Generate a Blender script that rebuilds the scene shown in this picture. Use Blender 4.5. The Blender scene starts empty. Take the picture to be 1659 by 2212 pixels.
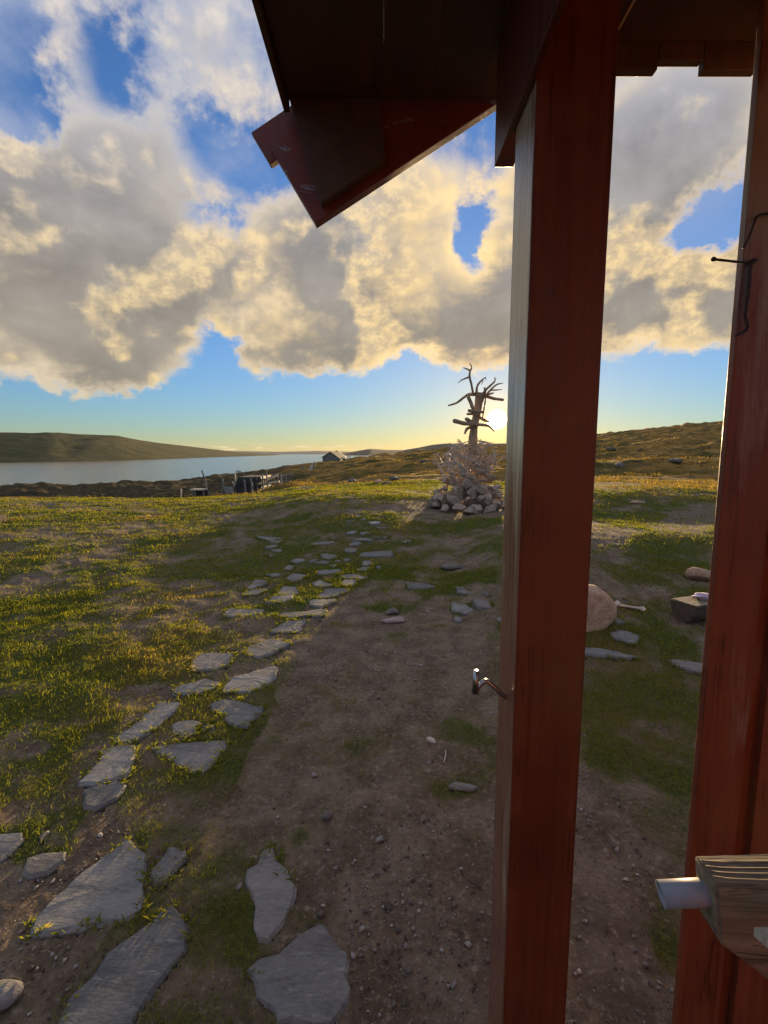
import bpy, bmesh, math, random
import numpy as np
from mathutils import Vector, Matrix, Euler

# ---------------------------------------------------------------- camera, sky, sun, exposure
F, CX, CY, HOR = 1030.0, 829.5, 1106.0, 979.0          # photograph measured on a 1659 x 2212 grid
CAMZ = 1.6
PITCH = math.atan((CY - HOR) / F)
SC = bpy.context.scene
COL = SC.collection
cam_d = bpy.data.cameras.new('camera')
cam = bpy.data.objects.new('camera', cam_d)
COL.objects.link(cam)
cam.location = (0, 0, CAMZ)
cam.rotation_euler = (math.pi / 2 - PITCH, 0, 0)
cam_d.sensor_fit = 'VERTICAL'
cam_d.sensor_height = 24.0
cam_d.lens = 24.0 * F / 2212.0
cam_d.clip_start = 0.02
cam_d.clip_end = 60000
SC.camera = cam
SC.view_settings.view_transform = 'Standard'
SC.view_settings.look = 'None'
SC.view_settings.exposure = 0.95
SC.view_settings.gamma = 1.0
SC.cycles.max_bounces = 4
SC.cycles.transparent_max_bounces = 6
SC.cycles.use_denoising = True
SC.cycles.use_adaptive_sampling = True
SC.cycles.adaptive_threshold = 0.03
SC.cycles.volume_bounces = 0

CP, SP = math.cos(PITCH), math.sin(PITCH)


def ray(xd, yd):
    u, v = (xd - CX) / F, (CY - yd) / F
    return Vector((u, CP + v * SP, v * CP - SP))


def at_y(xd, yd, Y):
    d = ray(xd, yd)
    return Vector((0, 0, CAMZ)) + d * (Y / d.y)


sun_dir = ray(1073, 906).normalized()
SUN_EL = math.asin(sun_dir.z)
SUN_AZ = math.atan2(sun_dir.x, sun_dir.y)
SUN_STRENGTH = 5.0
SKY_STRENGTH = 0.10

sun_d = bpy.data.lights.new('sun', 'SUN')
sun_d.energy = SUN_STRENGTH
sun_d.angle = math.radians(0.5)
sun_d.color = (1.0, 0.70, 0.36)
sun_o = bpy.data.objects.new('sun', sun_d)
COL.objects.link(sun_o)
sun_o.rotation_euler = sun_dir.to_track_quat('Z', 'Y').to_euler()
sun_o.location = (0, 0, 50)


# ---- small node helper
class NT:
    def __init__(self, tree):
        self.t = tree

    def n(self, typ, ins=None, **props):
        nd = self.t.nodes.new(typ)
        for k, v in props.items():
            setattr(nd, k, v)
        if ins:
            for k, v in ins.items():
                s = nd.inputs[k]
                if isinstance(v, bpy.types.NodeSocket):
                    self.t.links.new(v, s)
                elif v is not None:
                    s.default_value = v
        return nd

    def m(self, op, a, b=None, c=None, clamp=False):
        nd = self.n('ShaderNodeMath', operation=op, use_clamp=clamp)
        for i, v in enumerate((a, b, c)):
            if v is None:
                continue
            if isinstance(v, bpy.types.NodeSocket):
                self.t.links.new(v, nd.inputs[i])
            else:
                nd.inputs[i].default_value = v
        return nd.outputs[0]

    def vm(self, op, a, b=None):
        nd = self.n('ShaderNodeVectorMath', operation=op)
        for i, v in enumerate((a, b)):
            if v is None:
                continue
            if isinstance(v, bpy.types.NodeSocket):
                self.t.links.new(v, nd.inputs[i])
            else:
                nd.inputs[i].default_value = v
        return nd.outputs['Value'] if op in ('DOT_PRODUCT', 'LENGTH') else nd.outputs[0]

    def ramp(self, x, lo, hi, to0=0.0, to1=1.0, kind='SMOOTHSTEP'):
        nd = self.n('ShaderNodeMapRange', {'Value': x, 'From Min': lo, 'From Max': hi, 'To Min': to0, 'To Max': to1},
                    interpolation_type=kind, clamp=True) if kind == 'LINEAR' else \
            self.n('ShaderNodeMapRange', {'Value': x, 'From Min': lo, 'From Max': hi, 'To Min': to0, 'To Max': to1},
                   interpolation_type=kind)
        return nd.outputs[0]

    def mix(self, f, a, b, blend='MIX'):
        nd = self.n('ShaderNodeMix', data_type='RGBA', blend_type=blend)
        for s, v in ((nd.inputs[0], f), (nd.inputs[6], a), (nd.inputs[7], b)):
            if isinstance(v, bpy.types.NodeSocket):
                self.t.links.new(v, s)
            else:
                s.default_value = v if not isinstance(v, tuple) else (v + (1,))[:4]
        return nd.outputs[2]

    def noise(self, vec, scale, detail=4, rough=0.55, dist=0.0, out=0):
        nd = self.n('ShaderNodeTexNoise', {'Vector': vec, 'Scale': scale, 'Detail': detail, 'Roughness': rough,
                                           'Distortion': dist})
        return nd.outputs[out]


def uw(xd, yd):
    d = ray(xd, yd).normalized()
    return math.atan2(d.x, d.y), math.asin(d.z)


# cloud banks and blue gaps, as (x, y, half width, half height, weight); turned into azimuth / elevation
BLOBS = [
    (60, 640, 380, 190, 0.62), (170, 480, 230, 110, 0.35), (330, 640, 170, 130, 0.38),
    (110, 800, 330, 80, 0.72), (250, 815, 130, 45, 0.35),
    (640, 570, 240, 120, 0.42), (880, 600, 330, 150, 0.48), (600, 775, 140, 55, 0.50), (760, 765, 95, 40, 0.36),
    (960, 730, 220, 62, 0.55), (1150, 660, 200, 120, 0.5), (870, 430, 240, 90, 0.32),
    (1400, 650, 260, 110, 0.52), (1440, 290, 260, 150, 0.75), (1370, 480, 110, 120, 0.35), (1600, 680, 160, 90, 0.4),
    
    (150, 180, 90, 130, 0.22), (320, 200, 130, 190, 0.30), (480, 120, 160, 170, 0.22), (200, 330, 130, 70, 0.30),
    (90, 400, 150, 90, 0.3),
    (50, 260, 85, 60, -0.55), (40, 30, 90, 60, -0.35), (230, 150, 42, 110, -0.35), (20, 160, 70, 90, -0.30),
    (560, 370, 110, 55, -0.45), (430, 270, 50, 60, -0.30), (460, 480, 70, 42, -0.55),
    (1012, 520, 34, 75, -0.85), (1545, 465, 105, 58, -0.85), (1480, 520, 75, 30, -0.55), (470, 745, 50, 60, -0.75),
    (430, 850, 80, 50, -0.5), (860, 775, 40, 28, -0.35),
]


def build_world():
    w = bpy.data.worlds.new('World')
    SC.world = w
    w.use_nodes = True
    w.cycles.sampling_method = 'MANUAL'
    w.cycles.sample_map_resolution = 256
    t = w.node_tree
    t.nodes.clear()
    N = NT(t)
    tc = N.n('ShaderNodeTexCoord')
    Dn = N.vm('NORMALIZE', tc.outputs['Generated'])
    sep = N.n('ShaderNodeSeparateXYZ', {0: Dn})
    az = N.m('ARCTAN2', sep.outputs[0], sep.outputs[1])
    el = N.m('ARCSINE', sep.outputs[2])
    ae = N.n('ShaderNodeCombineXYZ', {0: az, 1: el, 2: 0.0}).outputs[0]

    def n2(vec, scale, detail, rough, dist=0.0, out=0):
        return N.n('ShaderNodeTexNoise', {'Vector': vec, 'Scale': scale, 'Detail': detail, 'Roughness': rough, 'Distortion': dist},
                   noise_dimensions='2D').outputs[out]
    st = N.vm('MULTIPLY', ae, (1.0, 1.35, 1.0))
    big = n2(st, 3.4, 2, 0.55, 0.0)
    mid = n2(st, 8.5, 6, 0.60, 0.12)
    fine = n2(N.vm('ADD', st, (3.1, 1.7, 0.4)), 30.0, 5, 0.66, 0.0)
    # ragged outlines: bend the layout of the banks with the same noise
    wv = N.n('ShaderNodeCombineXYZ', {0: N.m('MULTIPLY_ADD', mid, 0.13, -0.065), 1: N.m('MULTIPLY_ADD', fine, 0.05, -0.025), 2: 0.0}).outputs[0]
    aw = N.vm('ADD', ae, wv)
    acc = N.ramp(el, 0.09, 0.25, -0.70, 0.02)
    acc = N.m('ADD', acc, N.ramp(el, 0.6, 1.1, 0.0, 0.22))  # more cloud overhead, added to brighten and neutralise the ambient light
    for (x, y, rx, ry, wt) in BLOBS:
        c = uw(x, y)
        ru = abs(uw(x + rx, y)[0] - uw(x - rx, y)[0]) / 2
        rw = abs(uw(x, y - ry)[1] - uw(x, y + ry)[1]) / 2
        d = N.n('ShaderNodeVectorMath', {0: aw, 1: (1 / ru, 1 / rw, 0), 2: (-c[0] / ru, -c[1] / rw, 0)}, operation='MULTIPLY_ADD').outputs[0]
        q = N.vm('DOT_PRODUCT', d, d)
        acc = N.m('MULTIPLY_ADD', N.m('POWER', 0.4066, q), wt, acc)
    f0 = N.m('MULTIPLY_ADD', N.m('SUBTRACT', big, 0.5), 0.45, acc)
    f0 = N.m('MULTIPLY_ADD', N.m('SUBTRACT', mid, 0.5), 0.75, f0)
    f0 = N.m('MULTIPLY_ADD', N.m('SUBTRACT', fine, 0.5), 0.24, f0)
    # the noise a little nearer the sun: where it thins out, the billow is lit
    tosun = N.vm('NORMALIZE', N.vm('SUBTRACT', (SUN_AZ, SUN_EL * 1.35, 0.0), st))
    sh = N.vm('ADD', st, N.vm('MULTIPLY', tosun, (0.045, 0.045, 0)))
    mid1 = n2(sh, 8.5, 2, 0.60, 0.0)
    big1 = n2(N.vm('ADD', st, N.vm('MULTIPLY', tosun, (0.10, 0.10, 0))), 3.4, 1, 0.55, 0.0)
    low = N.ramp(el, 0.85, 0.16)
    cover = N.ramp(f0, -0.09, N.m('MULTIPLY_ADD', low, -0.12, 0.44))
    tq = N.m('MULTIPLY_ADD', N.m('SUBTRACT', mid, 0.5), 0.35, N.m('MULTIPLY_ADD', N.m('SUBTRACT', big, 0.5), 0.9, f0))
    thick = N.ramp(tq, 0.00, 0.64)
    grad = N.m('ADD', N.m('SUBTRACT', mid, mid1), N.m('MULTIPLY', N.m('SUBTRACT', big, big1), 1.2))
    lit = N.ramp(grad, -0.02, 0.24)
    billow = N.ramp(fine, 0.36, 0.68)

    sky = N.n('ShaderNodeTexSky', sky_type='NISHITA', sun_disc=False, sun_elevation=SUN_EL, sun_rotation=SUN_AZ,
              altitude=700, air_density=1.0, dust_density=0.5, ozone_density=2.2)
    # white balance of the photograph
    bg_sky = N.mix(1.0, sky.outputs[0], (0.725, 1.02, 1.535, 1), 'MULTIPLY')
    # the phone's exposure holds back the brightest part of the sky
    lum = N.m('MULTIPLY', N.vm('DOT_PRODUCT', bg_sky, (0.4, 0.45, 0.15)), SKY_STRENGTH)
    hold = N.m('DIVIDE', 1.22, N.m('MULTIPLY_ADD', lum, 2.03, 1.0))
    bg_sky = N.vm('SCALE', bg_sky, None)
    t.links.new(hold, bg_sky.node.inputs['Scale'])
    veil = N.m('MULTIPLY', N.ramp(N.m('ADD', N.m('MULTIPLY', mid, 0.5), big), 0.52, 0.92), N.ramp(el, 0.25, 0.55))
    sundot = N.vm('DOT_PRODUCT', Dn, tuple(sun_dir))
    near = N.ramp(sundot, 0.72, 1.0)
    # colours below are divided by SKY_STRENGTH since the whole background is scaled by it
    k = 0.655 / SKY_STRENGTH
    def c3(r, g_, b):
        return (r * k, g_ * k, b * k, 1)
    dark = N.mix(low, c3(0.36, 0.375, 0.44), c3(0.285, 0.250, 0.200))
    shade = N.m('MULTIPLY_ADD', mid, 0.9, 0.50)
    dark = N.mix(1.0, dark, N.n('ShaderNodeCombineColor', {0: shade, 1: shade, 2: shade}).outputs[0], 'MULTIPLY')
    bright = N.mix(low, c3(0.66, 0.62, 0.60), c3(0.92, 0.68, 0.32))
    bright = N.mix(near, bright, c3(1.05, 0.74, 0.32))
    rim = N.m('ADD', N.m('MULTIPLY_ADD', lit, 0.80, 0.04), N.m('MULTIPLY_ADD', near, 0.55, N.m('MULTIPLY', low, 0.20)), clamp=True)
    thin = N.mix(rim, N.mix(low, c3(0.50, 0.52, 0.58), c3(0.56, 0.48, 0.38)), bright)
    body = N.mix(N.m('MULTIPLY_ADD', thick, 0.95, 0.05), thin, dark)
    edge = N.m('MULTIPLY', lit, N.m('MULTIPLY_ADD', billow, 0.42, 0.26))
    body = N.mix(edge, body, bright)
    bg_sky = N.mix(N.m('MULTIPLY', veil, 0.85), bg_sky, c3(0.33, 0.375, 0.50))
    col = N.mix(N.m('MULTIPLY', cover, 0.97), bg_sky, body)
    # thin bank of small far clouds lying on the horizon
    hz = N.n('ShaderNodeCombineXYZ', {0: N.m('MULTIPLY', az, 30.0), 1: N.m('MULTIPLY', el, 190.0), 2: 0.0}).outputs[0]
    hn = n2(hz, 1.0, 2, 0.55)
    hm = N.m('MULTIPLY', N.ramp(hn, 0.56, 0.68), N.m('MULTIPLY', N.ramp(el, 0.004, 0.008), N.ramp(el, 0.022, 0.012)))
    col = N.mix(N.m('MULTIPLY', hm, 0.5), col, c3(0.95, 0.72, 0.42))
    # the sun itself with its aureole
    ang = N.m('ARCCOSINE', N.m('MINIMUM', sundot, 0.9999999))
    disc = N.ramp(ang, math.radians(1.2), math.radians(0.95))
    aur = N.m('EXPONENT', N.m('MULTIPLY', ang, -16.0))
    aur2 = N.m('EXPONENT', N.m('MULTIPLY', ang, -42.0))
    bright_sun = N.mix(1.0, N.mix(aur, (0, 0, 0, 1), c3(0.22, 0.08, 0.0)), N.mix(aur2, (0, 0, 0, 1), c3(1.1, 0.50, 0.03)), 'ADD')
    col = N.mix(1.0, col, bright_sun, 'ADD')
    col = N.mix(disc, col, c3(12, 9.5, 5.0))
    bg = N.n('ShaderNodeBackground', {'Color': col, 'Strength': SKY_STRENGTH})
    out = N.n('ShaderNodeOutputWorld')
    t.links.new(bg.outputs[0], out.inputs[0])


build_world()
rng = np.random.default_rng(7)
random.seed(11)


# ---------------------------------------------------------------- noise and ground shape
def vnoise(x, y, seed=0):
    xi, yi = np.floor(x).astype(np.int64), np.floor(y).astype(np.int64)
    xf, yf = x - xi, y - yi
    xf = xf * xf * xf * (xf * (xf * 6 - 15) + 10)
    yf = yf * yf * yf * (yf * (yf * 6 - 15) + 10)

    def h(a, b):
        n = (a * 374761393 + b * 668265263 + seed * 1442695041) & 0xFFFFFFFF
        n = ((n ^ (n >> 13)) * 1274126177) & 0xFFFFFFFF
        n = (n ^ (n >> 16)) & 0xFFFFFFFF
        return n / 4294967295.0
    a, b, c, d = h(xi, yi), h(xi + 1, yi), h(xi, yi + 1), h(xi + 1, yi + 1)
    return (a + (b - a) * xf) * (1 - yf) + (c + (d - c) * xf) * yf


def fbm(x, y, octv=4, seed=0, gain=0.5):
    s, a, tot = 0.0, 1.0, 0.0
    for i in range(octv):
        s = s + a * vnoise(x, y, seed + i * 17)
        tot += a
        a *= gain
        x, y = x * 2.03 + 5.1, y * 2.03 - 3.7
    return s / tot


LAKE = -12.0
COLX = np.array([-700, -250, 0, 250, 400, 560, 640, 700, 760, 830, 900, 1000, 1090, 1200, 1290, 1430, 1570, 1900, 2500], float)
ROWY = np.array([0.2, 3, 5, 6.6, 9, 12, 15, 20, 27, 36, 50, 70, 90, 100, 134, 180, 260, 400, 600, 1000], float)
# height of the land as seen on the photo grid (row on the picture) for each distance; None = flat
def _z(Y, yd):
    return CAMZ - (yd - HOR) / F * Y * 1.004
U = 'U'   # under the lake
class Zz(float):
    pass


TAB = {
    -700: [0, 0, 0, 0, 0, 0, Zz(-.05), 1071, 1088, 1096, 1094, 1088, 1068, 1048, 1060, U, U, U, U, U],
    -250: [0, 0, 0, 0, 0, 0, Zz(-.05), 1071, 1088, 1096, 1094, 1088, 1068, 1046, 1058, U, U, U, U, U],
    0: [0, 0, 0, 0, 0, 0, Zz(-.05), 1071, 1088, 1096, 1094, 1088, 1068, 1043, 1056, U, U, U, U, U],
    250: [0, 0, 0, 0, 0, 0, Zz(-.05), 1071, 1088, 1096, 1094, 1088, 1068, 1034, 1052, U, U, U, U, U],
    400: [0, 0, 0, 0, 0, 0, Zz(-.05), 1071, 1088, 1080, 1074, 1070, 1062, 1047, 1041, 1036, U, U, U, U],
    560: [0, 0, 0, Zz(0), Zz(0.03), Zz(0.14), Zz(.10), 1066, 1068, 1066, 1052, 1041, 1035.6, 1033, 1026, 1021, 1016, U, U, U],
    640: [0, 0, 0, Zz(0.02), Zz(0.12), Zz(0.36), Zz(.32), 1058, 1050, 1047, 1038, 1028, 1021.3, 1018, 1011, 1006, 1008, U, U, U],
    700: [0, 0, 0, Zz(0.03), Zz(0.18), Zz(0.46), Zz(.44), 1054, 1050, 1047, 1031, 1020, 1012.0, 1008, 1000, 1002, 1008, U, U, U],
    760: [0, 0, 0, Zz(0.03), Zz(0.19), Zz(0.47), Zz(.46), 1052, 1040, 1042, 1024, 1012, 1004.6, 1001, 994, 993, 998, U, U, U],
    830: [0, 0, 0, Zz(0.03), Zz(0.18), Zz(0.46), Zz(.46), 1050, 1034, 1036, 1018, 1005, 997.6, 994, 988, 985, 986, U, U, U],
    900: [0, 0, 0, Zz(0.03), Zz(0.16), Zz(0.4), Zz(.42), 1048, 1036, 1030, 1012, 1000, 992.0, 988, 982, 978, 977, 984, U, U],
    1000: [0, 0, 0, Zz(0.05), Zz(0.13), Zz(0.26), Zz(.32), 1047, 1038, 1022, 1008, 995, 986.3, 982, 976, 972, 970, 978, U, U],
    1090: [0, 0, Zz(.12), Zz(.38), Zz(.32), Zz(.30), Zz(.34), 1046, 1036, 1018, 1003, 989, 981.0, 977, 971, 967, 965, 972, 984, U],
    1200: [0, Zz(.0), Zz(.2), Zz(.5), Zz(.42), Zz(.5), 1060, 1044, 1030, 1014, 998, 983, 973.6, 969, 960, 955, 955, 962, 975, U],
    1290: [0, Zz(.0), Zz(.22), Zz(.50), Zz(.30), 1056, 1046, 1036, 1025, 1010, 994, 976, 962.6, 956, 945, 942, 946, 955, 970, U],
    1430: [0, Zz(.0), Zz(.22), Zz(.50), Zz(.30), 1056, 1046, 1036, 1025, 1006, 988, 966, 948.6, 940, 928, 928, 936, 950, 965, U],
    1570: [0, Zz(.0), Zz(.22), Zz(.50), Zz(.30), 1056, 1046, 1036, 1025, 1003, 982, 956, 935.2, 925, 913, 915, 925, 940, 960, U],
    1900: [0, Zz(.0), Zz(.22), Zz(.50), Zz(.30), 1056, 1046, 1036, 1025, 994, 968, 936, 913.2, 902, 890, 895, 905, 930, 955, U],
    2500: [0, Zz(.0), Zz(.22), Zz(.50), Zz(.30), 1056, 1046, 1036, 1025, 994, 968, 936, 913.2, 902, 890, 895, 905, 930, 955, U],
}
TH = np.arctan((COLX - CX) / F / 1.008)
ZT = np.zeros((len(COLX), len(ROWY)))
for i, cx_ in enumerate(COLX):
    for j, Y in enumerate(ROWY):
        v = TAB[int(cx_)][j]
        ZT[i, j] = (LAKE - 1.5 - 0.004 * Y) if v == U else (float(v) if isinstance(v, Zz) or v == 0 else _z(Y, v))
NTH, NLR = 260, 260
thg = np.linspace(TH[0], TH[-1], NTH)
lrg = np.linspace(math.log(0.2), math.log(1000), NLR)
tmp = np.array([np.interp(lrg, np.log(ROWY), ZT[i]) for i in range(len(COLX))])
GZ = np.array([np.interp(thg, TH, tmp[:, j]) for j in range(NLR)]).T
ker = np.exp(-0.5 * (np.arange(-8, 9) / 3.0) ** 2)
ker /= ker.sum()
for ax in (0, 1):
    pad = [(8, 8) if a == ax else (0, 0) for a in (0, 1)]
    GZ = np.apply_along_axis(lambda m: np.convolve(m, ker, 'valid'), ax, np.pad(GZ, pad, mode='edge'))


def H(x, y, fine=True):
    x, y = np.asarray(x, float), np.asarray(y, float)
    th = np.arctan2(x, y)
    r = np.hypot(x, y) + 1e-6
    Y = r * np.cos(np.clip(th, TH[0], TH[-1]))
    a = np.clip((th - thg[0]) / (thg[1] - thg[0]), 0, NTH - 1.001)
    b = np.clip((np.log(Y) - lrg[0]) / (lrg[1] - lrg[0]), 0, NLR - 1.001)
    ai, bi = a.astype(int), b.astype(int)
    af, bf = a - ai, b - bi
    z = (GZ[ai, bi] * (1 - af) + GZ[ai + 1, bi] * af) * (1 - bf) + (GZ[ai, bi + 1] * (1 - af) + GZ[ai + 1, bi + 1] * af) * bf
    def ss(v, lo, hi):
        t = np.clip((v - lo) / (hi - lo), 0, 1)
        return t * t * (3 - 2 * t)
    far = ss(r, 16, 45)
    midw = ss(r, 4, 10)
    z = z + 0.05 * midw * (1 - 0.5 * far) * (fbm(x * 0.55, y * 0.55, 3, 3) - 0.5) * 2
    hum = fbm(x * 0.07, y * 0.17, 4, 9, 0.55) - 0.5
    z = z + far * (1.7 * hum * (1 + 0.006 * np.minimum(r, 200)) + 1.0 * (fbm(x * 0.30, y * 0.75, 3, 31) - 0.5))
    if fine:
        lawn = ss(-x + 0.2, 0, 1.5) * ss(r, 2.5, 5)
        z = z + (0.010 + 0.028 * lawn * (1 - far)) * (fbm(x * 3.6, y * 3.6, 4, 21) - 0.5) * 2
        z = z + 0.010 * np.clip((12 - r) / 6, 0, 1) * (fbm(x * 13, y * 13, 3, 27) - 0.5) * 2
    return z


def on_ground(xd, yd, tmin=0.4, tmax=900):
    d = ray(xd, yd)
    t = np.exp(np.linspace(math.log(tmin), math.log(tmax), 2500))
    X, Y, Z = d.x * t, d.y * t, CAMZ + d.z * t
    h = H(X, Y)
    k = np.where(Z < h)[0]
    if len(k) == 0:
        i = len(t) - 1
    else:
        i = k[0]
    return Vector((X[i], Y[i], float(h[i])))


def flat_xy(xd, yd):
    d = ray(xd, yd)
    t = np.exp(np.linspace(math.log(0.5), math.log(60), 1200))
    k = np.where(CAMZ + d.z * t < H(d.x * t, d.y * t, False))[0]
    t = t[k[0]] if len(k) else 60.0
    return d.x * t, d.y * t


# ---------------------------------------------------------------- mesh helpers
def link(name, verts, faces, mat, parent=None, smooth=False):
    me = bpy.data.meshes.new(name)
    me.from_pydata([tuple(v) for v in verts], [], faces)
    me.update()
    if smooth:
        me.polygons.foreach_set('use_smooth', [True] * len(me.polygons))
    o = bpy.data.objects.new(name, me)
    COL.objects.link(o)
    if mat:
        me.materials.append(mat)
    if parent:
        o.parent = parent
    return o


def np_mesh(name, V, tris, mat, smooth=False, quads=None):
    me = bpy.data.meshes.new(name)
    me.vertices.add(len(V))
    me.vertices.foreach_set('co', np.ascontiguousarray(V, np.float32).ravel())
    Fa = tris if quads is None else quads
    n = Fa.shape[1]
    me.loops.add(Fa.size)
    me.polygons.add(len(Fa))
    me.loops.foreach_set('vertex_index', np.ascontiguousarray(Fa, np.int32).ravel())
    me.polygons.foreach_set('loop_start', np.arange(0, Fa.size, n, dtype=np.int32))
    me.polygons.foreach_set('loop_total', np.full(len(Fa), n, np.int32))
    if smooth:
        me.polygons.foreach_set('use_smooth', np.ones(len(Fa), bool))
    me.update(calc_edges=True)
    me.validate()
    o = bpy.data.objects.new(name, me)
    COL.objects.link(o)
    me.materials.append(mat)
    return o


def box_vf(x0, x1, y0, y1, z0, z1):
    v = [(x0, y0, z0), (x1, y0, z0), (x1, y1, z0), (x0, y1, z0), (x0, y0, z1), (x1, y0, z1), (x1, y1, z1), (x0, y1, z1)]
    f = [(0, 3, 2, 1), (4, 5, 6, 7), (0, 1, 5, 4), (1, 2, 6, 5), (2, 3, 7, 6), (3, 0, 4, 7)]
    return v, f


def bevel_mesh(o, w, seg=2):
    bm = bmesh.new()
    bm.from_mesh(o.data)
    bmesh.ops.recalc_face_normals(bm, faces=bm.faces)
    bmesh.ops.bevel(bm, geom=bm.edges[:], offset=w, segments=seg, affect='EDGES', profile=0.6, clamp_overlap=True)
    bm.to_mesh(o.data)
    bm.free()
    return o


def box(name, x0, x1, y0, y1, z0, z1, mat, parent=None, bev=0.0):
    o = link(name, *box_vf(x0, x1, y0, y1, z0, z1), mat, parent)
    if bev:
        bevel_mesh(o, bev)
    return o


def prism(name, poly, axis, a, b, mat, parent=None, bev=0.0):
    """poly: 2-D outline; axis 'y': (x, z) swept from y=a to y=b; axis 'x': (y, z)"""
    n = len(poly)
    if axis == 'y':
        v = [(p[0], a, p[1]) for p in poly] + [(p[0], b, p[1]) for p in poly]
    else:
        v = [(a, p[0], p[1]) for p in poly] + [(b, p[0], p[1]) for p in poly]
    f = [tuple(range(n)), tuple(range(2 * n - 1, n - 1, -1))] + [(i, n + i, n + (i + 1) % n, (i + 1) % n) for i in range(n)]
    o = link(name, v, f, mat, parent)
    bm = bmesh.new()
    bm.from_mesh(o.data)
    bmesh.ops.recalc_face_normals(bm, faces=bm.faces)
    bm.to_mesh(o.data)
    bm.free()
    if bev:
        bevel_mesh(o, bev)
    return o


def tube_vf(pts, radii, sides=7, wob=0.0, base=0):
    pts = [Vector(p) for p in pts]
    v, f = [], []
    up = Vector((0.13, 0.2, 1)).normalized()
    for i, p in enumerate(pts):
        t = (pts[min(i + 1, len(pts) - 1)] - pts[max(i - 1, 0)]).normalized()
        a = t.cross(up)
        if a.length < 1e-3:
            a = t.cross(Vector((1, 0, 0)))
        a.normalize()
        b = t.cross(a).normalized()
        for k in range(sides):
            an = 2 * math.pi * k / sides
            rr = radii[i] * (1 + wob * random.uniform(-1, 1))
            v.append(p + (a * math.cos(an) + b * math.sin(an)) * rr)
    n = len(pts)
    for i in range(n - 1):
        for k in range(sides):
            q = (k + 1) % sides
            f.append((base + i * sides + k, base + i * sides + q, base + (i + 1) * sides + q, base + (i + 1) * sides + k))
    f.append(tuple(base + k for k in range(sides))[::-1])
    f.append(tuple(base + (n - 1) * sides + k for k in range(sides)))
    return v, f


def smooth_pts(pts, sub=4):
    pts = [Vector(p) for p in pts]
    if len(pts) < 3:
        return pts
    out = []
    P = [pts[0]] + pts + [pts[-1]]
    for i in range(1, len(P) - 2):
        for s in range(sub):
            t = s / sub
            a, b, c, d = P[i - 1], P[i], P[i + 1], P[i + 2]
            out.append(0.5 * ((2 * b) + (c - a) * t + (2 * a - 5 * b + 4 * c - d) * t * t + (3 * b - a - 3 * c + d) * t ** 3))
    out.append(pts[-1])
    return out


def lerp_list(vals, n):
    return list(np.interp(np.linspace(0, 1, n), np.linspace(0, 1, len(vals)), vals))


def tube(name, pts, radii, mat, parent=None, sides=7, sub=4, wob=0.0, smooth=True):
    p = smooth_pts(pts, sub)
    o = link(name, *tube_vf(p, lerp_list(radii, len(p)), sides, wob), mat, parent, smooth)
    return o


def multi_tube(name, strands, mat, parent=None, sides=6, sub=3, wob=0.0):
    V, Fc = [], []
    for pts, radii in strands:
        p = smooth_pts(pts, sub)
        v, f = tube_vf(p, lerp_list(radii, len(p)), sides, wob, len(V))
        V += v
        Fc += f
    return link(name, V, Fc, mat, parent, True)


def tag(o, label=None, cat=None, group=None, kind=None):
    if label:
        o['label'] = label
    if cat:
        o['category'] = cat
    if group:
        o['group'] = group
    if kind:
        o['kind'] = kind
    return o


def empty(name, loc=(0, 0, 0), rz=0.0):
    o = bpy.data.objects.new(name, None)
    o.empty_display_size = 0.2
    COL.objects.link(o)
    o.location = loc
    o.rotation_euler = (0, 0, rz)
    return o


def put_origin(parent, child):
    """child mesh was written in world coordinates; keep it there under a moved parent"""
    child.matrix_parent_inverse = Matrix.Translation(parent.location).inverted() if parent.rotation_euler.z == 0 else \
        (Matrix.Translation(parent.location) @ parent.rotation_euler.to_matrix().to_4x4()).inverted()
    return child


# ---------------------------------------------------------------- materials
def new_mat(name):
    m = bpy.data.materials.new(name)
    m.use_nodes = True
    t = m.node_tree
    t.nodes.clear()
    N = NT(t)
    out = N.n('ShaderNodeOutputMaterial')
    b = N.n('ShaderNodeBsdfPrincipled')
    t.links.new(b.outputs[0], out.inputs[0])
    co = N.n('ShaderNodeTexCoord').outputs['Object']
    return m, N, b, out, co


def put(N, sock, v):
    if isinstance(v, bpy.types.NodeSocket):
        N.t.links.new(v, sock)
    else:
        sock.default_value = v


def bump(N, b, h, strength=0.5, dist=0.01, prev=None):
    nd = N.n('ShaderNodeBump', {'Height': h, 'Strength': strength, 'Distance': dist})
    if prev is not None:
        N.t.links.new(prev, nd.inputs['Normal'])
    N.t.links.new(nd.outputs[0], b.inputs['Normal'])
    return nd.outputs[0]


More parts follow.
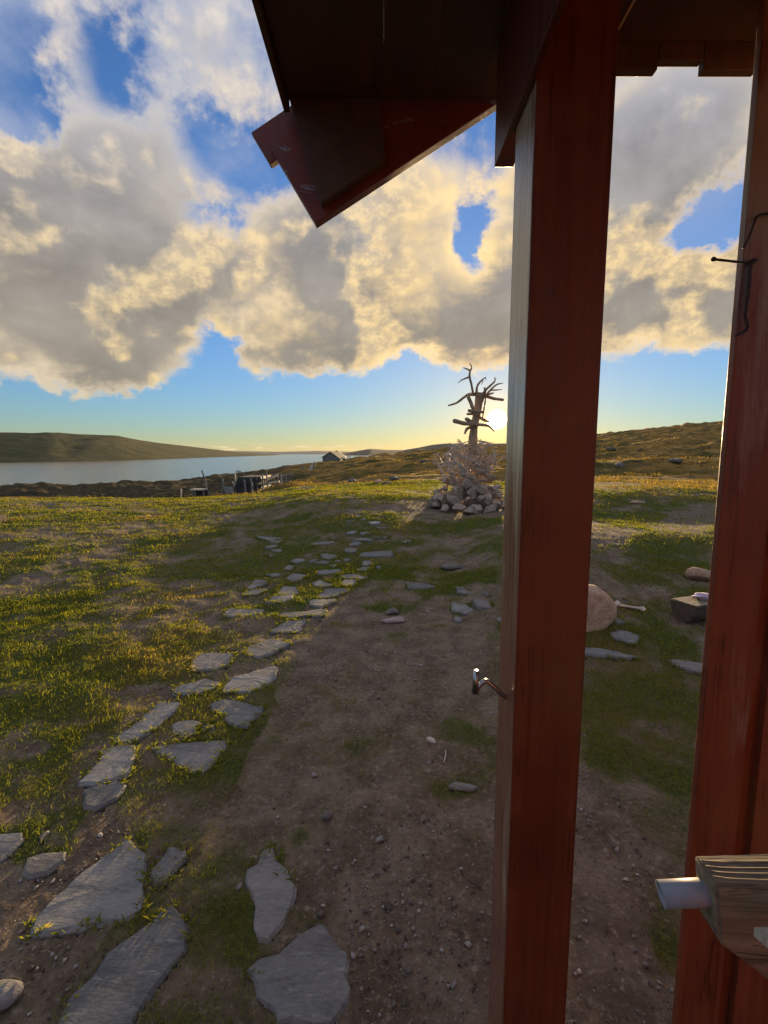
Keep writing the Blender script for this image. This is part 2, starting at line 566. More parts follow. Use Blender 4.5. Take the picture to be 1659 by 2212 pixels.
def mat_wood(name, c0, c1, grain=(60, 60, 2.2), rough=0.6, wear=None, wear_glare_amt=(0.55, 0.68), bump_s=0.5, bump_d=0.003,
             spec=0.5, coat=0.0, glare_z=None):
    m, N, b, out, co = new_mat(name)
    st = N.vm('MULTIPLY', co, grain)
    n1 = N.noise(st, 1.0, 6, 0.6, 0.4)
    n2 = N.noise(co, 6.0, 4, 0.6)
    c = N.mix(N.ramp(n1, 0.3, 0.7), c0, c1)
    c = N.mix(N.ramp(n2, 0.35, 0.75, 0, 0.45), c, tuple(x * 0.55 for x in c0[:3]))
    if wear:
        wn = N.noise(N.vm('MULTIPLY', co, (grain[0] * 0.28, grain[1] * 0.28, grain[2] * 0.8)), 1.0, 7, 0.68, 0.3)
        wf = wn
        if glare_z:
            zz = N.n('ShaderNodeSeparateXYZ', {0: co}).outputs[2]
            wf = N.m('ADD', wn, N.ramp(zz, glare_z[0], glare_z[1], -0.16, 0.08))  # painted glare grows with height
        c = N.mix(N.ramp(wf, wear_glare_amt[0], wear_glare_amt[1]), c, wear)
    ck = N.noise(N.vm('MULTIPLY', co, tuple(q * 0.5 for q in grain)), 1.0, 3, 0.5, 0.2)
    crack = N.m('MULTIPLY', N.ramp(N.m('ABSOLUTE', N.m('SUBTRACT', ck, 0.5)), 0.012, 0.003), N.ramp(n2, 0.46, 0.58))
    c = N.mix(N.m('MULTIPLY', crack, 0.45), c, tuple(x * 0.18 for x in c0[:3]))
    stain = N.noise(N.vm('ADD', co, (4.1, 2.2, 7.7)), 2.6, 4, 0.6)
    c = N.mix(N.ramp(stain, 0.52, 0.72, 0, 0.55), c, (c1[0] * 1.05, c1[1] * 1.7, c1[2] * 1.2))
    put(N, b.inputs['Base Color'], c)
    n1 = N.m('SUBTRACT', n1, N.m('MULTIPLY', crack, 0.8))
    put(N, b.inputs['Roughness'], N.ramp(n1, 0.2, 0.8, rough - 0.08, rough + 0.12))
    b.inputs['Specular IOR Level'].default_value = spec
    if coat:
        b.inputs['Coat Weight'].default_value = coat
        b.inputs['Coat Roughness'].default_value = 0.3
    bump(N, b, n1, bump_s, bump_d)
    return m


def mat_rock(name, c0, c1, scale=6.0, rough=0.8, lichen=None, bump_d=0.01, coords='Object', layer=False):
    m, N, b, out, co = new_mat(name)
    oi = N.n('ShaderNodeObjectInfo').outputs['Random']
    off = N.n('ShaderNodeCombineXYZ', {0: N.m('MULTIPLY', oi, 37.0), 1: N.m('MULTIPLY', oi, 11.0), 2: 0.0}).outputs[0]
    p = N.vm('ADD', co, off)
    if layer:
        p = N.vm('MULTIPLY', p, (1.0, 2.6, 1.0))
    n1 = N.noise(p, scale, 8, 0.62, 0.5)
    n2 = N.noise(p, scale * 9, 5, 0.65)
    c = N.mix(N.ramp(n1, 0.32, 0.68), c0, c1)
    c = N.mix(N.ramp(n2, 0.35, 0.7, 0, 0.5), c, tuple(x * 1.5 for x in c1[:3]))
    tint = N.m('MULTIPLY_ADD', oi, 0.5, 0.72)
    c = N.mix(1.0, c, N.n('ShaderNodeCombineColor', {0: tint, 1: tint, 2: tint}).outputs[0], 'MULTIPLY')
    if layer:
        o2 = N.m('FRACT', N.m('MULTIPLY', oi, 7.31))
        c = N.mix(N.m('MULTIPLY', o2, 0.55), c, N.mix(n1, (0.17, 0.135, 0.105), (0.29, 0.245, 0.20)))
        sm = N.noise(p, 1.7, 5, 0.6)
        c = N.mix(N.ramp(sm, 0.52, 0.70, 0, 0.6), c, (0.13, 0.10, 0.07))
    if lichen:
        ln = N.noise(p, scale * 2.2, 6, 0.7, 0.8)
        c = N.mix(N.ramp(ln, 0.57, 0.66), c, lichen)
    put(N, b.inputs['Base Color'], c)
    b.inputs['Roughness'].default_value = rough
    b.inputs['Specular IOR Level'].default_value = 0.22
    h = N.m('MULTIPLY_ADD', n2, 0.25, n1)
    if layer:
        h = N.m('MULTIPLY_ADD', N.m('SNAP', N.noise(p, scale * 0.8, 5, 0.6, 0.6), 0.09), 2.2, N.m('MULTIPLY', h, 0.7))
    bump(N, b, h, 0.8, bump_d)
    return m


def mat_plain(name, c, rough=0.5, metal=0.0, var=0.25, scale=20.0, bump_d=0.001):
    m, N, b, out, co = new_mat(name)
    n = N.noise(co, scale, 5, 0.6)
    col = N.mix(N.ramp(n, 0.3, 0.7), tuple(x * (1 - var) for x in c), tuple(min(1, x * (1 + var)) for x in c))
    put(N, b.inputs['Base Color'], col)
    b.inputs['Roughness'].default_value = rough
    b.inputs['Metallic'].default_value = metal
    bump(N, b, n, 0.4, bump_d)
    return m


M = {}
M['post'] = mat_wood('red_paint_post', (0.135, 0.029, 0.013), (0.180, 0.042, 0.018), (55, 55, 1.6), 0.42,
                     wear=(0.16, 0.05, 0.022), wear_glare_amt=(0.58, 0.72), bump_s=0.35, bump_d=0.0025, spec=0.4, coat=0.0)
M['postside'] = mat_wood('red_paint_glare', (0.20, 0.060, 0.034), (0.30, 0.11, 0.065), (60, 60, 1.6), 0.30,
                         wear=(0.50, 0.37, 0.25), wear_glare_amt=(0.42, 0.60), bump_s=0.5, bump_d=0.003, spec=0.5, coat=0.2, glare_z=(0.9, 1.9))  # pale sky glare painted into the colour, stronger toward the top
M['red'] = mat_wood('red_paint', (0.11, 0.018, 0.009), (0.15, 0.027, 0.013), (40, 40, 1.8), 0.45,
                    wear=(0.20, 0.16, 0.13), wear_glare_amt=(0.66, 0.72), bump_s=0.4, bump_d=0.002)
M['barge'] = mat_wood('red_paint_peeling', (0.15, 0.026, 0.015), (0.20, 0.04, 0.024), (30, 30, 30), 0.55,
                      wear=(0.22, 0.22, 0.23), wear_glare_amt=(0.60, 0.63), bump_s=0.4, bump_d=0.002)
M['ceil'] = mat_wood('brown_stain', (0.062, 0.026, 0.011), (0.095, 0.040, 0.016), (40, 1.6, 40), 0.6, bump_s=0.4, bump_d=0.002)
M['wall'] = mat_wood('red_wall_paint', (0.20, 0.040, 0.016), (0.26, 0.060, 0.024), (45, 45, 2.2), 0.5,
                     wear=(0.34, 0.25, 0.19), wear_glare_amt=(0.44, 0.66), bump_s=0.8, bump_d=0.003, glare_z=(1.3, 2.2))  # worn paint, with a lens veil painted in paler toward the top
M['greywood'] = mat_wood('weathered_wood', (0.17, 0.125, 0.08), (0.34, 0.26, 0.165), (2.0, 90, 60), 0.75, bump_s=0.9, bump_d=0.004)
M['greyend'] = mat_wood('weathered_end_grain', (0.12, 0.10, 0.085), (0.22, 0.19, 0.15), (40, 40, 40), 0.85, bump_s=0.8, bump_d=0.003)
M['oldwood'] = mat_wood('grey_boards', (0.18, 0.165, 0.145), (0.29, 0.265, 0.225), (9, 9, 0.8), 0.8, bump_s=0.4, bump_d=0.01)
M['darkwood'] = mat_wood('dark_boards', (0.035, 0.03, 0.028), (0.06, 0.05, 0.045), (9, 9, 0.8), 0.75, bump_s=0.4, bump_d=0.01)
M['palewood'] = mat_wood('pale_boards', (0.55, 0.45, 0.31), (0.72, 0.62, 0.46), (9, 9, 1.5), 0.7, bump_s=0.4, bump_d=0.01)
M['logwood'] = mat_wood('brown_log', (0.075, 0.05, 0.035), (0.13, 0.085, 0.055), (3, 30, 30), 0.8, bump_s=0.8, bump_d=0.006)
M['trunk'] = mat_wood('grey_trunk', (0.34, 0.215, 0.115), (0.54, 0.36, 0.20), (16, 16, 2.0), 0.8, bump_s=0.9, bump_d=0.012)
M['stick'] = mat_wood('grey_branch', (0.34, 0.22, 0.13), (0.50, 0.34, 0.21), (20, 20, 20), 0.8, bump_s=0.6, bump_d=0.005)
M['antler'] = mat_plain('antler_bone', (0.52, 0.41, 0.32), 0.6, 0, 0.35, 7, 0.004)
M['bone'] = mat_plain('bone', (0.62, 0.50, 0.40), 0.55, 0, 0.2, 14, 0.002)
M['steel'] = mat_plain('galvanised_steel', (0.42, 0.42, 0.44), 0.28, 1.0, 0.2, 60, 0.0005)
M['iron'] = mat_plain('rusty_iron', (0.07, 0.05, 0.045), 0.5, 0.7, 0.3, 80, 0.0006)
M['pvc'] = mat_plain('grey_pipe', (0.30, 0.30, 0.335), 0.5, 0.0, 0.06, 30, 0.0003)
M['cairn'] = mat_rock('cairn_rock', (0.29, 0.205, 0.145), (0.52, 0.39, 0.29), 3.0, 0.85, lichen=(0.16, 0.13, 0.10), bump_d=0.03)
M['boulder'] = mat_rock('pale_boulder_rock', (0.40, 0.22, 0.13), (0.56, 0.36, 0.23), 5.0, 0.8, lichen=(0.24, 0.16, 0.12), bump_d=0.05)
M['moorrock'] = mat_rock('moor_rock', (0.10, 0.085, 0.07), (0.20, 0.17, 0.14), 2.0, 0.85, lichen=(0.08, 0.08, 0.06), bump_d=0.03)
M['slab'] = mat_rock('slate', (0.12, 0.118, 0.112), (0.22, 0.21, 0.195), 5.0, 0.78, lichen=(0.30, 0.275, 0.235), bump_d=0.016, layer=True)
M['cloth'] = mat_plain('lilac_cloth', (0.45, 0.34, 0.42), 0.8, 0, 0.2, 20, 0.002)
M['reddirt'] = mat_rock('reddish_rock', (0.30, 0.20, 0.17), (0.42, 0.32, 0.28), 6.0, 0.85, bump_d=0.015)


def mat_ground():
    m, N, b, out, co = new_mat('moorland_ground')
    def attr(nm):
        return N.n('ShaderNodeAttribute', attribute_name=nm).outputs['Fac']
    gr, moor, sand = attr('grass'), attr('moor'), attr('sand')
    fine = N.noise(co, 38.0, 6, 0.7)
    mid = N.noise(co, 4.5, 6, 0.62, 0.3)
    big = N.noise(co, 0.9, 5, 0.6)
    dirt = N.mix(N.ramp(mid, 0.35, 0.68), (0.150, 0.103, 0.066), (0.27, 0.195, 0.130))
    dirt = N.mix(N.ramp(fine, 0.52, 0.74), dirt, (0.42, 0.33, 0.24))
    dirt = N.mix(N.ramp(fine, 0.44, 0.28), dirt, (0.045, 0.030, 0.022))
    moss = N.mix(N.ramp(fine, 0.3, 0.7), (0.045, 0.056, 0.013), (0.115, 0.125, 0.030))
    moss = N.mix(N.ramp(big, 0.42, 0.66), moss, (0.15, 0.105, 0.036))
    gmask = N.ramp(N.m('ADD', gr, N.m('MULTIPLY', N.m('SUBTRACT', mid, 0.5), 0.7)), 0.25, 0.72)
    c = N.mix(gmask, dirt, moss)
    c = N.mix(N.ramp(N.m('ADD', sand, N.m('MULTIPLY', N.m('SUBTRACT', mid, 0.5), 0.5)), 0.3, 0.65), c, (0.19, 0.138, 0.095))
    # moor: ochre grass, green flushes and dark heather
    p2 = N.vm('MULTIPLY', co, (0.13, 0.24, 0.2))
    m1 = N.noise(p2, 1.0, 7, 0.62, 0.4)
    m2 = N.noise(co, 0.8, 7, 0.68)
    mc = N.mix(N.ramp(m1, 0.36, 0.60), (0.095, 0.085, 0.022), (0.44, 0.235, 0.055))
    mc = N.mix(N.ramp(m2, 0.50, 0.66), mc, (0.085, 0.062, 0.030))
    mc = N.mix(N.ramp(m2, 0.44, 0.30), mc, (0.44, 0.27, 0.075))
    mc = N.mix(N.m('MULTIPLY', attr('heath_shade'), N.ramp(m2, 0.66, 0.42, 0.55, 1.0)), mc, (0.046, 0.040, 0.020))  # heather tone darkened to paint in the shade of the left slope
    c = N.mix(moor, c, mc)
    put(N, b.inputs['Base Color'], c)
    b.inputs['Roughness'].default_value = 0.95
    b.inputs['Specular IOR Level'].default_value = 0.12
    p = bump(N, b, fine, 1.0, 0.022)
    p = bump(N, b, N.noise(co, 130.0, 4, 0.7), 0.6, 0.004, p)
    p = bump(N, b, N.m('MULTIPLY', N.noise(co, 1.6, 7, 0.72), moor), 1.0, 0.35, p)
    return m


def mat_grass(name, c0, c1, dry):
    m = bpy.data.materials.new(name)
    m.use_nodes = True
    t = m.node_tree
    t.nodes.clear()
    N = NT(t)
    out = N.n('ShaderNodeOutputMaterial')
    co = N.n('ShaderNodeTexCoord').outputs['Object']
    at = N.n('ShaderNodeAttribute', attribute_name='tone').outputs['Fac']
    n = N.noise(co, 0.7, 4, 0.6)
    c = N.mix(at, c0, c1)
    c = N.mix(N.ramp(N.m('MULTIPLY_ADD', at, 0.25, n), 0.64, 0.86), c, dry)
    d = N.n('ShaderNodeBsdfDiffuse', {'Color': c})
    tr = N.n('ShaderNodeBsdfTranslucent', {'Color': N.mix(1.0, c, (1.5, 1.4, 0.8, 1), 'MULTIPLY')})
    mx = N.n('ShaderNodeMixShader', {0: 0.5})
    t.links.new(d.outputs[0], mx.inputs[1])
    t.links.new(tr.outputs[0], mx.inputs[2])
    t.links.new(mx.outputs[0], out.inputs[0])
    return m


def mat_tone(name, c0, c1, rough=0.85):
    m, N, b, out, co = new_mat(name)
    at = N.n('ShaderNodeAttribute', attribute_name='tone').outputs['Fac']
    put(N, b.inputs['Base Color'], N.mix(at, c0, c1))
    b.inputs['Roughness'].default_value = rough
    b.inputs['Specular IOR Level'].default_value = 0.25
    return m


M['pebble'] = mat_tone('soil_crumb', (0.085, 0.062, 0.048), (0.46, 0.41, 0.36))
M['straw'] = mat_tone('dry_straw', (0.10, 0.07, 0.035), (0.34, 0.26, 0.14))
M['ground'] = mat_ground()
M['grass'] = mat_grass('short_grass', (0.105, 0.130, 0.017), (0.26, 0.265, 0.038), (0.38, 0.27, 0.075))
M['moorgrass'] = mat_grass('moor_grass', (0.14, 0.115, 0.028), (0.32, 0.225, 0.062), (0.40, 0.28, 0.09))


def mat_water():
    m, N, b, out, co = new_mat('lake_water')
    b.inputs['Base Color'].default_value = (0.11, 0.105, 0.09, 1)
    b.inputs['Roughness'].default_value = 0.18
    b.inputs['IOR'].default_value = 1.5
    n = N.noise(N.vm('MULTIPLY', co, (0.22, 0.5, 1)), 1.0, 6, 0.6)
    bump(N, b, n, 1.0, 0.17)
    return m


def mat_hill(name, c0, c1, sc):
    m, N, b, out, co = new_mat(name)
    n = N.noise(N.vm('MULTIPLY', co, (1, 2.0, 2.5)), sc, 7, 0.65, 0.4)
    n2 = N.noise(co, sc * 6, 6, 0.7)
    c = N.mix(N.ramp(n, 0.35, 0.65), c0, c1)
    c = N.mix(N.ramp(n2, 0.4, 0.75, 0, 0.6), c, tuple(x * 0.45 for x in c0))
    put(N, b.inputs['Base Color'], c)
    b.inputs['Roughness'].default_value = 1.0
    b.inputs['Specular IOR Level'].default_value = 0.05
    bump(N, b, N.m('ADD', n, n2), 1.0, 6.0)
    return m


M['water'] = mat_water()
M['hill'] = mat_hill('hillside_heath', (0.060, 0.062, 0.024), (0.115, 0.105, 0.042), 0.012)
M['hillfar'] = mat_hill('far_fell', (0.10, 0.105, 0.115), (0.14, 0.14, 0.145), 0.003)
M['hillmid'] = mat_hill('mid_fell', (0.10, 0.085, 0.06), (0.17, 0.135, 0.085), 0.006)

# ---------------------------------------------------------------- paving slab outlines (picture crops -> photo grid)
def A_(p): return [(384 + x * .43, 1097 + y * .43) for x, y in p]
def B_(p): return [(x * .43, 1316.5 + y * .43) for x, y in p]
def C_(p): return [(x * .463, 1755.3 + y * .463) for x, y in p]
def R_(p): return [(1206.8 + x * .2728, 877.7 + y * .2728) for x, y in p]
def D_(p): return [(603.4 + x * .3302, 1481 + y * .3302) for x, y in p]


SLABS = [A_(p) for p in [
    [(388, 148), (515, 147), (525, 158), (465, 172), (430, 163)],
    [(472, 172), (540, 164), (548, 171), (500, 186), (465, 183)],
    [(437, 205), (480, 192), (515, 190), (505, 200), (460, 211)],
    [(472, 220), (525, 214), (520, 224), (480, 226)],
    [(438, 243), (480, 234), (497, 240), (470, 253)],
    [(665, 190), (690, 180), (790, 163), (790, 178), (720, 192), (670, 200)],
    [(845, 128), (875, 115), (907, 118), (890, 132), (850, 138)],
    [(912, 125), (950, 120), (985, 127), (960, 141), (918, 146)],
    [(955, 75), (985, 67), (1025, 72), (1005, 88), (970, 90)],
    [(990, 100), (1040, 93), (1057, 100), (1030, 111)],
    [(985, 152), (1030, 143), (1068, 148), (1050, 160), (990, 160)],
    [(880, 165), (915, 149), (970, 155), (980, 175), (932, 172), (890, 168)],
    [(862, 187), (890, 172), (928, 176), (915, 190), (865, 200)],
    [(1115, 173), (1150, 163), (1185, 166), (1180, 172), (1140, 183)],
    [(832, 212), (850, 205), (890, 206), (906, 217), (880, 232), (840, 225)],
    [(910, 240), (925, 222), (1085, 215), (1088, 240), (1075, 250), (915, 250)],
    [(705, 235), (740, 226), (810, 237), (800, 250), (750, 262), (725, 258)],
    [(562, 275), (600, 257), (640, 260), (642, 272), (600, 285)],
    [(657, 275), (675, 265), (703, 265), (688, 278), (660, 283)],
    [(694, 277), (722, 267), (770, 272), (745, 283), (698, 282)],
    [(785, 262), (815, 256), (822, 265), (795, 269)],
    [(828, 258), (855, 254), (870, 262), (855, 271), (835, 270)],
    [(925, 285), (930, 270), (970, 267), (975, 280), (955, 294), (925, 294)],
    [(995, 295), (1010, 290), (1024, 305), (1015, 312), (998, 308)],
    [(527, 315), (555, 297), (587, 296), (587, 312), (565, 322)],
    [(750, 295), (805, 290), (808, 303), (770, 306)],
    [(700, 318), (820, 311), (827, 325), (740, 340), (702, 340)],
    [(890, 312), (930, 298), (963, 300), (950, 317), (895, 321)],
    [(443, 348), (490, 338), (527, 345), (480, 360)],
    [(538, 360), (580, 332), (655, 340), (640, 360), (600, 377), (560, 372)],
    [(797, 342), (880, 333), (965, 353), (930, 362), (830, 358)],
    [(675, 385), (710, 368), (775, 390), (780, 402), (690, 400)],
    [(820, 380), (835, 367), (905, 365), (885, 392), (830, 400)],
    [(345, 420), (390, 362), (470, 375), (455, 385), (400, 402), (385, 416)],
    [(315, 447), (350, 427), (455, 411), (425, 440), (330, 452)],
    [(495, 440), (525, 400), (595, 400), (612, 435), (560, 443)],
    [(437, 490), (480, 457), (583, 450), (580, 468), (540, 487), (480, 492)],
    [(690, 458), (740, 408), (820, 405), (870, 415), (800, 447), (745, 458)],
    [(658, 477), (685, 467), (800, 463), (795, 475), (740, 495), (730, 506), (660, 495)],
    [(230, 535), (255, 516), (435, 517), (425, 542), (350, 555), (240, 553)],
    [(482, 548), (520, 532), (640, 525), (720, 513), (752, 520), (740, 552), (640, 548), (600, 557), (500, 556)],
    [(462, 630), (545, 565), (650, 573), (605, 628)],
    [(1140, 380), (1200, 380), (1250, 387), (1305, 402), (1230, 412), (1155, 412)],
    [(1395, 410), (1430, 404), (1482, 428), (1440, 440), (1400, 438)],
    [(1373, 495), (1385, 487), (1450, 487), (1488, 512), (1440, 540), (1378, 530)],
    [(1478, 480), (1500, 468), (1560, 470), (1590, 495), (1560, 508), (1504, 510)],
    [(1388, 560), (1395, 552), (1428, 553), (1425, 573), (1392, 570)],
    [(1530, 435), (1545, 430), (1572, 437), (1555, 444)],
    [(1606, 555), (1640, 548), (1660, 570), (1620, 580), (1604, 570)],
    [(892, 38), (915, 36), (918, 46), (895, 47)],
    [(845, 68), (890, 62), (885, 68), (850, 72)],
    [(920, 60), (945, 55), (948, 62), (925, 65)],
]] + [B_(p) for p in [
    [(1225, 215), (1330, 165), (1370, 158), (1465, 180), (1440, 195), (1370, 235), (1305, 252), (1240, 245)],
    [(955, 290), (985, 232), (1080, 227), (1185, 235), (1150, 290), (1090, 308), (960, 318)],
    [(862, 415), (900, 385), (1040, 355), (1108, 370), (1085, 405), (1010, 428), (870, 430)],
    [(1110, 412), (1165, 350), (1270, 320), (1380, 290), (1402, 300), (1390, 350), (1350, 385), (1310, 410), (1250, 428), (1120, 425)],
    [(560, 672), (810, 470), (915, 472), (880, 520), (800, 590), (690, 660), (600, 678)],
    [(1050, 490), (1110, 460), (1190, 462), (1260, 485), (1325, 500), (1320, 540), (1280, 560), (1250, 605), (1180, 600), (1140, 575), (1090, 530), (1060, 510)],
    [(860, 590), (900, 570), (985, 560), (1026, 578), (988, 598), (995, 640), (940, 655), (870, 630)],
    [(1004, 602), (1040, 582), (1090, 590), (1085, 612), (1040, 622)],
    [(745, 700), (900, 675), (1040, 665), (1158, 660), (1140, 700), (1080, 790), (1025, 832), (960, 825), (880, 775), (800, 735)],
    [(500, 715), (600, 690), (680, 690), (685, 720), (650, 845), (480, 890), (385, 890), (440, 830), (500, 770)],
    [(415, 920), (590, 868), (640, 880), (640, 900), (590, 960), (480, 1020), (420, 1010)],
    [(-90, 1150), (0, 1130), (120, 1125), (125, 1170), (60, 1230), (0, 1275), (-80, 1260)],
    [(195, 1140), (250, 1115), (260, 1122), (200, 1175)],
]] + [C_(p) for p in [
    [(100, 285), (120, 225), (200, 190), (315, 185), (310, 225), (225, 290), (130, 310)],
    [(137, 580), (150, 520), (340, 330), (500, 200), (600, 130), (630, 150), (690, 200), (685, 330), (675, 470), (590, 515), (440, 545), (280, 570), (150, 588)],
    [(697, 290), (740, 240), (790, 165), (870, 180), (880, 220), (830, 270), (780, 340), (740, 355), (697, 340)],
    [(215, 1100), (270, 986), (320, 870), (430, 770), (500, 650), (600, 590), (720, 500), (815, 435), (870, 510), (885, 560), (870, 650), (800, 730), (720, 850), (650, 940), (600, 1080), (420, 1150)],
    [(1135, 300), (1150, 270), (1200, 240), (1215, 190), (1270, 155), (1300, 235), (1340, 270), (1385, 350), (1380, 400), (1330, 520), (1250, 615), (1200, 610), (1180, 560), (1190, 450), (1140, 340)],
    [(1145, 740), (1200, 690), (1300, 665), (1400, 565), (1505, 520), (1560, 590), (1625, 660), (1640, 900), (1580, 970), (1540, 1010), (1290, 1000), (1270, 940), (1190, 880), (1180, 800)],
]] + [R_(p) for p in [
    [(395, 1800), (460, 1770), (570, 1795), (640, 1830), (635, 1875), (590, 1905), (540, 1895), (430, 1850)],
    [(60, 1900), (190, 1908), (330, 1925), (450, 1960), (625, 2015), (560, 2022), (400, 2010), (190, 1990), (70, 1970)],
    [(855, 2015), (950, 2015), (1080, 2040), (1220, 2060), (1240, 2130), (1080, 2125), (960, 2090), (880, 2060)],
    [(435, 1680), (480, 1680), (535, 1725), (450, 1730)],
]]


def poly_world(p):
    return np.array([flat_xy(x, y) for x, y in p])


def in_poly(px, py, P):
    c = np.zeros(len(px), bool)
    n = len(P)
    j = n - 1
    for i in range(n):
        xi, yi = P[i]
        xj, yj = P[j]
        m = ((yi > py) != (yj > py)) & (px < (xj - xi) * (py - yi) / (yj - yi + 1e-12) + xi)
        c ^= m
        j = i
    return c


SLABW = [poly_world(p) for p in SLABS]
DIRT = poly_world([(700, 1290), (640, 1330), (640, 1390), (600, 1500), (560, 1600), (520, 1680), (480, 1740), (640, 1800), (660, 1900),
                   (780, 2000), (800, 2150), (700, 2400), (1500, 2400), (1440, 2000), (1300, 1700), (1230, 1560), (1090, 1500), (1082, 1400),
                   (1080, 1280), (980, 1260), (880, 1330), (800, 1330)])
DIRT2 = poly_world([(-100, 1640), (150, 1520), (330, 1460), (420, 1500), (300, 1640), (180, 1800), (330, 1900), (180, 2212), (-300, 2300), (-300, 1800)])
SAND1 = poly_world([(1150, 1140), (1290, 1128), (1390, 1150), (1330, 1165), (1290, 1190), (1150, 1200)])
SAND2 = poly_world([(1390, 1122), (1450, 1098), (1600, 1085), (1700, 1110), (1600, 1140), (1470, 1142)])
SAND3 = poly_world([(860, 1085), (960, 1078), (1120, 1085), (1120, 1112), (1000, 1122), (880, 1108), (760, 1118), (740, 1104)])
TRAIL = [flat_xy(*p) for p in [(-250, 1230), (0, 1188), (250, 1160), (420, 1130), (560, 1108), (760, 1100), (880, 1092)]]


def seg_dist(x, y, pts):
    d = np.full(np.shape(x), 1e9)
    for (ax, ay), (bx, by) in zip(pts[:-1], pts[1:]):
        vx, vy = bx - ax, by - ay
        t = np.clip(((x - ax) * vx + (y - ay) * vy) / (vx * vx + vy * vy), 0, 1)
        d = np.minimum(d, np.hypot(x - ax - t * vx, y - ay - t * vy))
    return d


def masks(x, y):
    """grass, moor, sand amounts for ground points"""
    r = np.hypot(x, y)
    amp = 0.05 + 0.05 * np.minimum(r, 12)
    wx = x + (fbm(x * 1.7, y * 1.7, 3, 41) - 0.5) * 2 * amp
    wy = y + (fbm(x * 1.7, y * 1.7, 3, 57) - 0.5) * 2 * amp
    patch = fbm(x * 1.1, y * 1.1, 4, 71, 0.6)
    patch2 = fbm(x * 4.2, y * 4.2, 3, 83, 0.6)
    g = np.clip(0.62 + (patch - 0.5) * 1.5 + (patch2 - 0.5) * 1.0, 0, 1)
    right = x > 0.33 * y + 0.25
    g = np.where(in_poly(wx, wy, DIRT), np.clip((patch - 0.44) * 2.2 + (patch2 - 0.5) * 1.6, 0, 0.6), g)
    g = np.where(in_poly(wx, wy, DIRT2), np.clip((patch - 0.46) * 2.0 + (patch2 - 0.47) * 2.6, 0, 0.9), g)
    td = seg_dist(wx, wy, TRAIL)
    g = g * np.clip((td - 0.15) / 0.7, 0.62, 1)
    sand = np.zeros_like(g)
    g = np.where(in_poly(wx, wy, SAND3), g * 0.35, g)
    for P in (SAND1, SAND2):
        sand = np.maximum(sand, in_poly(wx, wy, P) * np.clip(0.55 + (patch - 0.5) * 1.4 + (patch2 - 0.5) * 2.2, 0, 1))
    g = g * (1 - 0.92 * sand)
    th = np.arctan2(x, y)
    edge = np.where(th > math.radians(18), 13.0, 23.0) + (fbm(x * 0.3, y * 0.3, 3, 5) - 0.5) * 7
    moor = np.clip((r - edge) / 3.5, 0, 1)
    sand = sand * (1 - moor)
    return g, moor, sand


# ---------------------------------------------------------------- ground
def build_ground():
    dense = np.radians(np.linspace(-47, 47, 760))
    rest = np.radians(np.linspace(47, 313, 90))[1:-1]
    th = np.concatenate([dense, rest])
    r = np.exp(np.linspace(math.log(0.28), math.log(1000), 560))
    T, R = np.meshgrid(th, r, indexing='ij')
    X, Y = R * np.sin(T), R * np.cos(T)
    x, y = X.ravel(), Y.ravel()
    z = H(x, y)
    g, moor, sand = masks(x, y)
    # lawn surface is lumpy where grass grows, smoother where it is worn to soil
    z = z + 0.012 * (g - 0.4) * np.clip((30 - R.ravel()) / 10, 0, 1)
    for P in SLABW:      # each slab lies in a shallow bed
        lo, hi = P.min(0), P.max(0)
        c = np.where((x > lo[0]) & (x < hi[0]) & (y > lo[1]) & (y < hi[1]))[0]
        if len(c):
            Q = P.mean(0) + (P - P.mean(0)) * 0.93
            z[c[in_poly(x[c], y[c], Q)]] -= 0.022
    V = np.stack([x, y, z], 1)
    nt, nr = T.shape
    i, j = np.meshgrid(np.arange(nt), np.arange(nr - 1), indexing='ij')
    i2 = (i + 1) % nt
    q = np.stack([i * nr + j, i * nr + j + 1, i2 * nr + j + 1, i2 * nr + j], -1).reshape(-1, 4)
    o = np_mesh('ground', V, None, M['ground'], True, quads=q[:, ::-1])
    rr_ = np.hypot(x, y)
    tt_ = np.arctan2(x, y)
    heath_shade = np.clip((rr_ - 32) / 14, 0, 1) * np.clip((-0.14 - tt_) / 0.10 + (fbm(x * .05, y * .05, 3, 99) - .5) * 2, 0, 1)  # where the left moor gets its painted shade
    for nm, v in (('grass', g), ('moor', moor), ('sand', sand), ('heath_shade', heath_shade)):
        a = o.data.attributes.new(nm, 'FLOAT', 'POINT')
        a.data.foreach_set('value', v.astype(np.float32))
    # close the small hole under the viewer
    ring = V[np.arange(nt) * nr]
    bm = bmesh.new()
    bm.from_mesh(o.data)
    bm.verts.ensure_lookup_table()
    c = bm.verts.new((0, 0, float(ring[:, 2].mean())))
    bm.verts.ensure_lookup_table()
    for k in range(nt):
        bm.faces.new((c, bm.verts[((k + 1) % nt) * nr], bm.verts[k * nr])).smooth = True
    bm.normal_update()
    bm.to_mesh(o.data)
    bm.free()
    tag(o, 'uneven grassy lawn and worn soil running out into ochre moorland', 'ground', kind='structure')


build_ground()

lk = link('lake', [(-8900, 60, LAKE), (8900, 60, LAKE), (8900, 9400, LAKE), (-8900, 9400, LAKE)], [(0, 1, 2, 3)], M['water'])
tag(lk, 'long grey lake reflecting the evening sky', 'lake', kind='structure')


